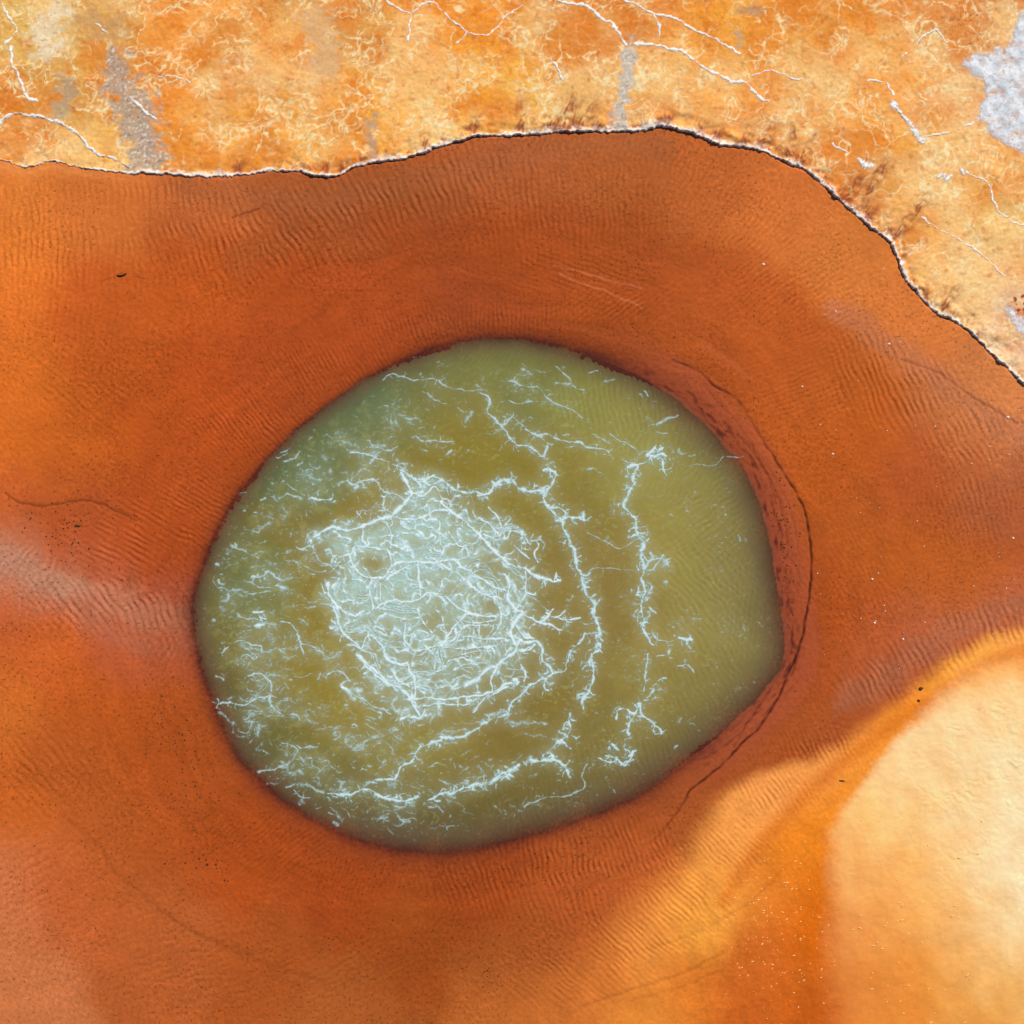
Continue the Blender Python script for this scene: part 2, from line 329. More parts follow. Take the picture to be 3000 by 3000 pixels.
# ------------------------------------------------------------------ mud flat and sand bar (one continuous surface, two objects)
def ripple_patches(X, Y):
    """current ripples: each patch has its own crest direction and spacing"""
    P = [(120,700,330,190,90,19,1.0),(470,600,240,110,92,19,1.0),(640,700,230,190,108,19,.9),(860,690,210,140,124,20,1.1),(1080,590,180,150,114,20,1.1),(1330,540,200,150,108,20,1.05),(1560,600,180,200,95,18,.8),(1560,425,150,50,66,16,.9),(1780,430,140,50,68,16,.9),(1800,620,160,170,92,17,.7),(2000,520,140,140,62,17,.8),(2180,640,160,150,52,16,.8),(2230,830,170,150,40,15,.6),(2420,860,160,200,30,15,.45),
         (1500,930,260,60,90,13,.8),(1220,960,180,70,110,13,.7),(1800,900,190,90,40,15,.8),(1700,800,250,80,160,15,.5),
         (2560,1080,150,130,112,18,1.2),(2700,1180,150,110,116,18,1.3),(2830,1260,150,120,120,18,1.1),(2860,1480,150,140,105,16,.8),(2700,1500,160,160,80,15,.4),
         (70,1660,150,75,52,20,1.2),(250,1770,170,90,128,20,1.2),(450,1800,130,110,112,20,1.1),(480,1920,120,80,60,18,.8),(380,1600,180,140,150,17,.9),(560,1480,160,130,150,14,.8),(740,1240,230,110,130,13,.9),(950,1080,220,80,122,13,.8),
         (2900,1830,170,65,108,19,1.4),(2700,1920,150,65,118,19,1.4),(2560,2010,130,60,120,17,1.2),(2400,2190,150,50,115,14,1.1),(2250,2320,150,70,122,14,1.0),(2120,2480,150,90,135,14,1.0),(1980,2620,160,110,136,15,1.0),(1840,2760,170,110,138,15,1.0),(1660,2860,190,110,140,16,.7),
         (1640,2520,230,80,98,17,1.5),(1420,2580,200,90,110,16,1.2),(1850,2480,170,90,112,15,1.2),(1650,2640,240,100,110,17,.9),(1350,2700,260,110,60,17,.6),(800,2480,170,110,40,14,.9),(1050,2580,170,80,70,13,.8),
         (100,2250,220,180,130,22,.5),(80,2620,230,230,35,24,.55),(150,2880,260,150,60,22,.6),(550,2820,300,170,20,22,.4),(1000,2850,300,150,30,18,.4),
         (250,1150,260,240,140,18,.35),(200,950,250,170,80,19,.4),(2500,1700,260,240,120,15,.3),(2350,1150,180,130,20,14,.4)]
    H = np.zeros(X.shape, f32); WS = np.full(X.shape, 0.35, f32)
    n1 = fbm(X, Y, 70, 2, 21); n2 = perlin(X / 48, Y / 48, 23)
    for (cx, cy, rx, ry, an, lam, am) in P:
        i = ((X - cx) / rx) ** 2 + ((Y - cy) / ry) ** 2 < 3.6
        if not i.any(): continue
        x = X[i]; y = Y[i]
        w = np.exp(-1.35 * (((x - cx) / rx) ** 2 + ((y - cy) / ry) ** 2)) - 0.0077
        w = np.clip(w, 0, 1)
        a = math.radians(an)
        u = x * math.sin(a) + y * math.cos(a)          # across the crests
        s = np.sin(u * 2 * math.pi / lam + 2.6 * n1[i] + cx)
        s = s + 0.25 * np.sin(2 * (u * 2 * math.pi / lam + 2.6 * n1[i] + cx) + 0.8)
        H[i] += am * w * s * (0.62 + 0.75 * n2[i]); WS[i] += w * w * 0
    return H

step = 3.0
xs = axis(-130, 3130, step); ys = axis(-130, 3130, step)
xs = xs.astype(f32)
X, Y = np.meshgrid(xs, ys)
wob = 5 * perlin(X / 40, Y / 40, 3) + 3.5 * perlin(X / 14, Y / 14, 4)
d_shore = sdf(xs, ys, SHORE_S, BANK_POLY)           # + on the bank
d_pool = sdf(xs, ys, POOL_S, POOL_S) + 4 * perlin(X / 70, Y / 70, 6) + 1.6 * perlin(X / 18, Y / 18, 7)
d_bar = sdf(xs, ys, BAR_S, BAR_POLY)
d_band = sdf(xs, ys, BAND_S, BAND_POLY)
near = (X > -140) & (X < 3140) & (Y > -140) & (Y < 3140)

R = np.zeros(X.shape, f32)
jn = np.nonzero((ys > -140) & (ys < 3140))[0]; i_n = np.nonzero((xs > -140) & (xs < 3140))[0]
sl = np.s_[jn[0]:jn[-1] + 1, i_n[0]:i_n[-1] + 1]
R[sl] = ripple_patches(X[sl], Y[sl])
pit = fbm(X, Y, 16, 2, 31)
broad = fbm(X, Y, 420, 3, 33)
inside_bar = sstep(0, 60, d_bar)
R *= (1 - inside_bar) * sstep(30, -10, d_pool)
Z = 0.0140 * np.clip(R, -1.6, 1.6) + 0.0048 * pit * (1 - 0.6 * inside_bar) + 0.02 * broad
# bowl of the pool, its wet lip, the old shoreline groove on the right
Z = Z - 0.05 * sstep(-60, 10, d_pool) - 0.55 * sstep(0, 260, d_pool)
gr = fractal(GROOVE, 3, 10, 9)
d_gr = np.full(X.shape, -1, f32); stroke(d_gr, None, xs, ys, gr, 20, wvar=0); d_gr = (1 - d_gr[sl]) * 20
gw = np.zeros(X.shape, f32)
along = np.interp(X[sl] * 0 + Y[sl], [1050, 1140, 1230, 1300, 1400, 1950, 2300, 2470], [.5, .8, .25, .5, 1, 1, .8, .15])
gw[sl] = np.clip(1 - d_gr / 5.5, 0, 1) * along * np.clip(1.0 + 0.8 * perlin(X[sl] / 30, Y[sl] / 30, 12), 0, 1.3)
Z -= 0.022 * gw
Z -= (0.04 * np.interp(X, [0, 500, 800, 860, 3000], [.25, .3, .5, 1, 1]) * sstep(-4, 0, d_shore + wob * .5)).astype(f32)
# minor grooves, low steps and drag marks
MINOR = [([(15,1445),(50,1470),(90,1478),(140,1482),(200,1470),(250,1466),(300,1478),(350,1502),(400,1528)], 5, .014),
         ([(180,2385),(280,2470),(340,2560),(420,2620),(520,2700),(640,2770),(800,2830),(960,2880)], 9, .0035),
         ([(430,2640),(500,2690),(600,2745),(740,2800)], 8, .004),
         ([(1620,778),(1690,795),(1760,815),(1830,832),(1880,845)], 4, -.007), ([(1640,800),(1700,830),(1780,858),(1840,885),(1880,900)], 4, -.007),
         ([(2060,1130),(2160,1240),(2250,1370),(2310,1480),(2338,1600),(2340,1720)], 4, .007), ([(2160,1270),(2200,1320),(2240,1380),(2275,1440),(2300,1530),(2308,1600)], 4, .010), ([(2200,1300),(2230,1360),(2262,1410)], 4, .012),
         ([(2180,2060),(2210,2040),(2260,1990)], 4, .010), ([(2150,2190),(2190,2120),(2230,2060),(2265,2010)], 4, .010),
         ([(1900,2780),(2060,2720),(2200,2640),(2300,2540)], 9, .004), ([(1700,2950),(1880,2890),(2000,2850),(2120,2790)], 8, .005), ([(1850,2930),(2000,2890),(2120,2840)], 7, .004),
         ([(2050,1010),(2120,1050),(2200,1110)], 9, -.002),
         ([(2640,1050),(2760,1100),(2860,1170),(2980,1240)], 6, .010), ([(1000,770),(1080,762),(1160,745),(1200,730)], 4, .006),
         ([(680,640),(720,625),(760,612)], 4, .014), ([(300,825),(320,815),(360,800)], 3, .010), ([(400,812),(430,820)], 3, .010)]
for i, (pl, w, dep) in enumerate(MINOR):
    g = np.full(X.shape, -1, f32); stroke(g, None, xs, ys, fractal(pl, 3, 8, 40 + i), w * 1.25, seed=i)
    Z -= dep * np.clip(g, 0, 1)
# the bar rises gently out of the mud, wrinkled skin on its upper right
Z += 0.10 * sstep(-140, 160, d_bar)
wr = fbm((X + 26 * perlin(X / 40, Y / 40, 61)) * .6, (Y + 18 * perlin(X / 34, Y / 34, 64)) * 1.2 - .4 * X, 15, 3, 62, .6) * np.clip(.5 + fbm(X, Y, 90, 2, 67), 0, 1.3)
Z += inside_bar * 0.010 * wr * sstep(2480, 2860, X) * sstep(2850, 2350, Y)
Z += inside_bar * 0.004 * fbm(X, Y, 22, 3, 63)
Z = np.where(near, Z, np.clip(Z, -0.7, 0.3)).astype(f32)

C = colour_field(MUD_C, X, Y, 85, 30)
CN = colour_field(BAND_C, X, Y, 62, 16, 58)
bs = np.interp(X, [1300, 1700, 2000, 2150, 2300, 2500, 2800, 3000], [150, 120, 70, 34, 24, 36, 30, 34])
tn = sstep(-1, 1, (d_band - bs * .3 + 10 * perlin(X / 60, Y / 60, 59) + 5 * R) / bs) * near
C = C * (1 - tn[..., None]) + CN * tn[..., None]
g = np.full(X.shape, -1, f32); stroke(g, None, xs, ys, smooth_poly([(3050,1900),(2940,1925),(2850,1965),(2776,2016),(2640,2105),(2518,2197),(2414,2280),(2310,2383),(2233,2466),(2171,2559),(2120,2640)], False, 12), 34, wvar=.15)
C = mixc(C, col((208, 104, 24)), np.clip(g * 1.2, 0, 1) * .5)
CB = colour_field(BAR_C, X, Y, 110, 40, 70)
edge_bar = d_bar + 9 * fbm(X, Y, 60, 2, 65) + 5 * perlin(X / 13, Y / 13, 66)
soft = np.interp(Y, [1960, 2040, 2120, 2300, 2450, 2700, 3000], [60, 44, 24, 20, 40, 52, 75])
tb = sstep(-1, 1, edge_bar / soft)
C = C * (1 - tb[..., None]) + CB * tb[..., None]
# tongues of greyish lilac tone
def tongue(pts, w, c, k, seed):
    global C
    g = np.full(X.shape, -1, f32)
    P = smooth_poly(pts, False, 16)
    stroke(g, None, xs, ys, P, w, wvar=.12, seed=seed)
    g = g + .35 * fbm(X, Y, 70, 3, seed + 180) * (g > -.99)
    C = mixc(C, col(c), sstep(-.05, .85, g) * k * (1 - tb) * (1 - tn))
tongue([(-130,1610),(0,1640),(90,1690),(200,1735),(330,1765),(450,1790),(570,1800)], 85, (190, 118, 92), .75, 1)
tongue([(-130,1600),(-20,1625),(60,1665),(150,1705),(230,1730)], 60, (186, 132, 112), .55, 2)
tongue([(230,1780),(330,1850),(430,1890),(540,1880)], 60, (186, 104, 78), .55, 3)
tongue([(3130,1745),(3000,1775),(2900,1805),(2750,1880),(2620,1965),(2480,2055)], 62, (172, 98, 70), .7, 4)
tongue([(2450,900),(2600,1010),(2760,1120),(2900,1220),(3100,1340)], 60, (190, 112, 78), .6, 5)
tongue([(3130,1330),(2950,1420),(2850,1500),(3100,1560)], 70, (172, 92, 58), .5, 6)
tongue([(560,560),(900,590),(1250,520),(1600,440),(1950,420)], 60, (166, 92, 54), .45, 7)
tongue([(700,760),(900,700),(1100,720)], 70, (160, 82, 40), .4, 8)
# slow concentric flow bands and a browner belt round the pool
th0 = np.arctan2(-(Y - 1740), X - 1440)
dd = -d_pool + 40 * fbm(X, Y, 260, 2, 176)
flow = perlin(dd / 42, th0 * 1.6, 177) + .6 * perlin(dd / 19, th0 * 3.0, 178)
fm = sstep(620, 120, dd) * sstep(10, 60, dd) * (1 - tb) * (1 - tn)
C = C * (1 + .085 * flow * fm)[..., None]
C = C * (1 + .10 * fbm(X, Y, 330, 2, 183) * (1 - tb) * (1 - tn))[..., None]
C = C * (1 - .13 * np.exp(-((X - 1350) / 620) ** 2 - ((Y - 640) / 170) ** 2))[..., None]
C = C * (1 - .10 * np.exp(-((X - 1250) / 420) ** 2 - ((Y - 2740) / 120) ** 2))[..., None]
C = mixc(C, col((136, 62, 26)), .5 * np.exp(-np.clip(dd, 0, None) / 130) * (dd > -40) * (1 - tb) * (1 - .8 * tn))
Z += (.006 * flow * fm).astype(f32)
# patchy sediment: streaks and fine speckle
C = C * (1 - (np.array([.02, -.02, .06]) * ((1 - tb) * (1 - tn))[..., None]))
ang = np.radians(np.array([125.]))[0]
us = X * math.sin(ang) + Y * math.cos(ang); ut = X * math.cos(ang) - Y * math.sin(ang)
stip = perlin(us / 7.5, ut / 15, 170) + .8 * perlin(X / 6.5, Y / 6.5, 171)
stm = np.clip(.55 + .8 * fbm(X, Y, 260, 2, 172), .12, 1) * (1 - .85 * tb) * (1 - .5 * tn)
C = C * (1 + .17 * stip * stm)[..., None]
bu = X * .5 + Y * .87; bv = X * .87 - Y * .5
belt = fbm(bu * .45, bv, 46, 4, 181, .6) * np.clip(tn, 0, 1) * (1 - tb) * sstep(2250, 2500, Y)
C = C * (1 + .09 * belt)[..., None]
barm = fbm(bu * .6, bv, 70, 4, 182, .55) * tb
C = C * (1 + np.array([.05, .10, .16]) * barm[..., None])
C = C * (1 - np.array([0, .045, .17]) * tb[..., None])
Z += (.0045 * stip * stm * (d_pool < 0)).astype(f32)
C = C * (1 + 0.07 * fbm(X, Y, 60, 3, 71) + 0.055 * fbm(X, Y, 9, 2, 72) * (1 - .6 * tb))[..., None]
sp = np.clip(perlin(X / 7.5, Y / 7.5, 74) - 0.40, 0, 1) * sstep(0.0, 0.55, fbm(X, Y, 230, 2, 75) + 0.35) * (1 - tb)
C = mixc(C, col((84, 38, 16)), np.clip(sp * 2.0, 0, .62) * (1 - .85 * tn))
# mud colour darker in the ripple troughs and paler on the crests
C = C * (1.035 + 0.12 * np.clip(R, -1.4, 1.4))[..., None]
# dark iron-sulphide stain round the water's edge, wide and blotchy on the right
stain_w = np.interp(np.arctan2(-(Y - 1740), X - 1440), np.radians([-180, -150, -120, -90, -60, -30, 0, 40, 60, 90, 110, 135, 160, 180]), [36, 44, 46, 46, 44, 36, 44, 40, 46, 30, 18, 14, 16, 36]).astype(f32)
st = np.exp(-np.clip(-d_pool - 2, 0, None) / (stain_w * 0.62)) * sstep(-200, -1, d_pool)
blot = np.clip(0.80 + 0.22 * fbm(X, Y, 120, 2, 77) + .22 * perlin(X / 9, Y / 9, 78), 0, 1.0)
C = mixc(C, col((72, 32, 28)), np.clip(st * blot * 1.1, 0, .93) * (d_pool < 400))
th = np.arctan2(-(Y - 1740), X - 1440)
cres = sstep(-120, -70, d_pool) * (d_pool < 5) * sstep(-1.0, -.35, th) * sstep(1.25, .75, th)
C = mixc(C, col((172, 82, 52)), cres * .6)
strk = np.clip(perlin(th * 14, d_pool / 13, 174) + .7 * perlin(th * 40, d_pool / 8, 175) - .05, 0, 1)
C = mixc(C, col((84, 34, 28)), np.clip(strk * 1.3, 0, .8) * cres * sstep(-75, -15, d_pool))
C = mixc(C, col((70, 26, 16)), np.clip(gw * 1.1, 0, .95))
for i, (pl, w, dep) in enumerate(MINOR):
    if dep > 0:
        g = np.full(X.shape, -1, f32); stroke(g, None, xs, ys, fractal(pl, 3, 8, 40 + i), w, seed=i)
        C = mixc(C, col((96, 42, 20)), np.clip(g, 0, 1) * min(.7, dep * 45))
    else:
        g = np.full(X.shape, -1, f32); stroke(g, None, xs, ys, fractal(pl, 3, 8, 40 + i), w, seed=i)
        C = mixc(C, col((225, 130, 90)), np.clip(g, 0, 1) * min(.45, -dep * 60))
# bright damp line under the low left shore
C = mixc(C, col((240, 150, 80)), np.exp(-np.abs(-d_shore - 14) / 12) * sstep(520, 120, X) * .7 * near)

cell = lambda A: (A[:-1, :-1] + A[1:, :-1] + A[:-1, 1:] + A[1:, 1:]) * 0.25
c_sh = cell(d_shore.astype(f32)); c_bar = cell(edge_bar.astype(f32)); c_pool = cell(d_pool.astype(f32))
keep = (c_sh < 45)
is_bar = keep & (c_bar > 0)
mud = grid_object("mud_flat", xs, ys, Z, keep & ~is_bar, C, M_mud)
tag(mud, "rust brown rippled wet mud around the green pool", kind="structure")
bar = grid_object("sand_bar", xs, ys, Z, is_bar, C, M_sand)
tag(bar, "pale cream sand bar in the lower right corner", kind="structure")

# ------------------------------------------------------------------ green pool
xw = np.arange(520, 2360, 3.0, dtype=f32); yw = np.arange(960, 2540, 3.0, dtype=f32)
XW, YW = np.meshgrid(xw, yw)
d_w = sdf(xw, yw, POOL_S, POOL_S) + 4 * perlin(XW / 70, YW / 70, 6) + 1.6 * perlin(XW / 18, YW / 18, 7)
WATER_Z = -0.048

# ---- floating white mineral scum: traced strands
def Tm(ox, oy, k, pts): return [(ox + x * k, oy + y * k) for x, y in pts]
T = lambda p: Tm(1400, 950, .5176, p)
V = lambda p: Tm(1400, 1600, .4917, p)
U = lambda p: Tm(550, 1600, .4917, p)
S = lambda p: Tm(550, 950, .4917, p)
CC = lambda p: Tm(900, 1350, .4141, p)
STRANDS = [  # (list of polylines, half width, gap, label)
 ([T([(0,970),(60,960),(100,910),(130,885),(200,890),(230,930),(300,945),(370,945),(375,1000),(410,1050),(470,1110),(490,1160),(520,1230),(545,1290),(560,1370),(590,1440),(610,1520),(640,1560),(660,1600),(670,1680),(690,1740),(670,1780),(690,1830),(640,1880),(630,1932)]) + V([(670,670),(690,780),(660,870),(620,920),(630,970)]), T([(470,1110),(540,1100),(600,1110),(590,1070)]), T([(410,1040),(470,1050),(540,1100)])], 8.5, 0.0, "long thick white scum strand arching down right of the white mat"),
 ([T([(850,810),(900,800),(880,870),(885,910),(850,970),(825,1035),(860,1070),(890,1120),(905,1180),(940,1240),(930,1310),(940,1390),(930,1450),(945,1520),(925,1580),(935,1650),(945,1740),(970,1800),(990,1820)])], 7, 0.0, "outermost white scum strand running vertically through the right half of the pool"),
 ([V([(1010,640),(1002,690),(995,740),(998,800),(990,870)])], 5, .12, "thin dotted white scum strand below the outermost vertical one"),
 ([T([(850,810),(930,790),(990,745),(1040,760),(1050,820),(1075,860)]), T([(960,745),(1000,720),(1040,700)]), T([(1000,760),(1030,735),(1065,740)]), T([(985,720),(1010,680)])], 6, .1, "white scum knot at the top of the outermost vertical strand"),
 ([T([(940,1370),(980,1340),(1040,1330),(1100,1330)]), T([(930,1300),(965,1350),(950,1390),(1010,1370),(1050,1310)]), T([(1060,1340),(1080,1370)])], 5.5, .05, "ragged white scum tuft on the right side of the outermost vertical strand"),
 ([T([(0,380),(50,400),(60,450),(55,490),(80,530),(115,565),(160,560),(190,525),(250,560),(280,600),(330,630),(380,620),(430,640),(480,660),(560,670),(620,700),(680,700),(740,730)])], 5.5, .08, "kinked white scum strand crossing the upper middle of the pool"),
 ([T([(115,565),(160,600),(190,650),(230,690),(290,690),(340,720),(370,750),(390,690)])], 5, .05, "white scum branch hanging below the kinked upper strand"),
 ([T([(100,320),(200,325),(260,350),(340,360),(400,425),(470,460),(530,480),(590,530)])], 4, .22, "dotted pale scum strand near the top edge of the pool"),
 ([T([(440,240),(510,300),(560,370),(600,370)])], 3.4, .15, "short faint scum line slanting at the top of the pool"),
 ([T([(750,620),(800,660),(860,680),(910,730)])], 3.6, .12, "faint broken scum line left of the upper right knot"),
 ([T([(370,830),(400,820),(440,850),(420,900),(385,950)]), T([(385,870),(420,860)])], 7, .05, "lumpy white scum clump above the thick arching strand"),
 ([V([(640,520),(600,580),(550,640),(530,700),(515,745),(440,765),(380,790),(330,820),(290,850),(250,890),(190,950),(180,1000),(100,1030),(40,1055),(0,1085)]) + U([(1620,1140),(1500,1155),(1420,1190),(1360,1230),(1330,1290),(1260,1330),(1220,1395),(1120,1390)])], 6.5, 0.0, "long white scum strand curving below the white mat to the lower left"),
 ([V([(380,600),(400,690),(440,740),(470,760)])], 5.5, 0, "short white scum link between the mat and the strand below it"),
 ([V([(400,790),(395,840),(420,860)])], 6, 0, "small white scum hook hanging under the lower curving strand"),
 ([V([(1040,500),(1060,550),(1120,570),(1140,640),(1060,650)]), V([(1020,370),(1060,400)])], 5, 0, "curl of white scum right of the outermost vertical strand's lower end"),
 ([V([(1200,545),(1230,560),(1270,560)])], 8, 0, "small blurred white scum patch right of the curl"),
 ([V([(1190,710),(1250,715),(1290,750)])], 4.5, 0, "short arched scum line at the lower right of the pool"),
 ([V([(1120,790),(1080,800),(1050,860),(1000,900)])], 5, .1, "short slanted scum line below the dotted vertical strand"),
 ([V([(825,1030),(830,985),(880,970),(930,1000),(960,940),(970,990),(1020,1040),(1060,1070),(1090,1120)]), V([(930,1000),(900,1070),(890,1120)])], 6, 0, "forked white scum figure in the lower right of the pool"),
 ([V([(550,1000),(545,1050),(550,1100),(500,1160),(480,1170),(560,1180)]), V([(480,1170),(430,1220),(450,1270),(370,1285),(310,1265)]), V([(450,1270),(520,1320),(550,1380)]), V([(560,1130),(585,1150)])], 8, .05, "branching clumpy white scum strand under the thick arching strand"),
 ([U([(830,1480),(900,1480),(960,1480),(1070,1450),(1120,1480),(1200,1510),(1290,1525),(1370,1500)])], 6.5, .02, "left half of the lowest long white scum strand"),
 ([U([(1430,1520),(1500,1480),(1570,1480),(1650,1440),(1720,1420),(1800,1410),(1870,1360),(1932,1370)]) , V([(0,1415),(60,1420),(130,1360),(180,1350),(240,1300)]), V([(160,1350),(190,1395)])], 7.5, .02, "right half of the lowest long white scum strand"),
 ([V([(800,1180),(840,1220)]), V([(760,1255),(830,1265),(880,1310),(930,1225)]), V([(720,1270),(800,1285)]), V([(900,1250),(940,1220)])], 6, .05, "scattered white scum cluster left of the forked figure's foot"),
 ([V([(280,1560),(350,1520),(450,1490),(540,1485),(600,1460),(640,1420),(630,1360),(650,1300)])], 3.8, .12, "thin dotted scum line near the bottom edge of the pool"),
 ([S([(1270,870),(1330,910),(1400,930),(1470,905),(1540,950),(1600,990),(1700,1005),(1780,1015),(1830,960),(1870,930),(1932,940)]), S([(1400,930),(1440,960),(1520,930)]), S([(1330,900),(1390,970)])], 7, 0, "white scum strand along the top of the white mat"),
 ([S([(950,935),(990,960),(1050,930),(1110,930),(1150,980),(1210,1010),(1280,1030)])], 5.2, .03, "zigzag white scum line at the upper left of the mat"),
 ([S([(970,760),(1070,775),(1130,800),(1200,820),(1280,860),(1310,860)])], 4.5, .06, "slanting pale scum line above the zigzag one"),
 ([S([(1040,745),(1110,735),(1180,750),(1250,735)])], 4, .05, "short pale scum line above the slanting one on the left"),
 ([S([(1360,665),(1400,690),(1500,700),(1590,700)])], 4.5, 0, "smooth short white scum line in the upper left, bent at its left end"),
 ([S([(1160,330),(1230,300),(1330,325),(1480,330),(1520,360),(1640,390),(1750,400)])], 3.6, .15, "faint scum line along the top left edge of the pool"),
 ([S([(1400,400),(1470,450),(1540,475),(1640,525)])], 3.4, .05, "faint slanting scum line under the one along the top left edge"),
 ([S([(740,1030),(800,1055),(850,1045)])], 6, 0, "short bright scum dash left of the zigzag line"),
 ([S([(250,1320),(300,1335),(370,1370),(420,1390)])], 4.2, .05, "short scum dash beside the far left edge of the pool"),
 ([S([(640,1320),(680,1345),(730,1320)])], 5.5, 0, "V shaped white scum dash left of the mat"),
 ([S([(380,1510),(440,1500),(480,1480),(540,1520),(570,1530)]), S([(520,1560),(580,1580)])], 5.5, .03, "broken white scum tuft in the left of the pool"),
 ([S([(390,1715),(450,1710)])], 7, 0, "upper of two short thick scum dashes in the left of the pool"),
 ([S([(400,1800),(450,1785)])], 7, 0, "lower of two short thick scum dashes in the left of the pool"),
 ([U([(360,770),(440,770),(490,820),(480,890),(400,910),(330,945),(240,935),(160,935)]), U([(480,900),(500,960),(550,1000)])], 4.6, .05, "looped white scum line at the lower left edge of the pool"),
 ([U([(560,1170),(640,1200),(640,1250),(590,1300),(500,1335),(420,1345)])], 4, .06, "hooked pale scum line at the lower left below the loop"),
 ([U([(820,780),(870,745),(920,755),(960,810)])], 5.2, 0, "small arched white scum line at the lower left of the mat"),
 ([U([(950,860),(1030,910),(1120,960),(1210,1000)])], 4.5, .05, "thin scum line trailing along the lower left side of the mat"),
 ([U([(250,590),(320,560),(370,590),(440,600),(400,680),(350,640)]), U([(200,640),(240,600)])], 4.4, .06, "angular pale scum squiggle at the left edge of the pool"),
 ([U([(550,450),(620,470),(660,540),(670,600),(690,650)])], 4.6, .05, "beaded white scum line in the left of the pool"),
 ([T([(620,1180),(720,1230),(790,1270),(850,1250),(900,1215)])], 2.6, .05, "thin yellowish scum thread sagging between the two right strands"),
 ([T([(630,1390),(720,1380),(900,1400)])], 2.3, .08, "thin straight scum thread between the two right strands"),
]
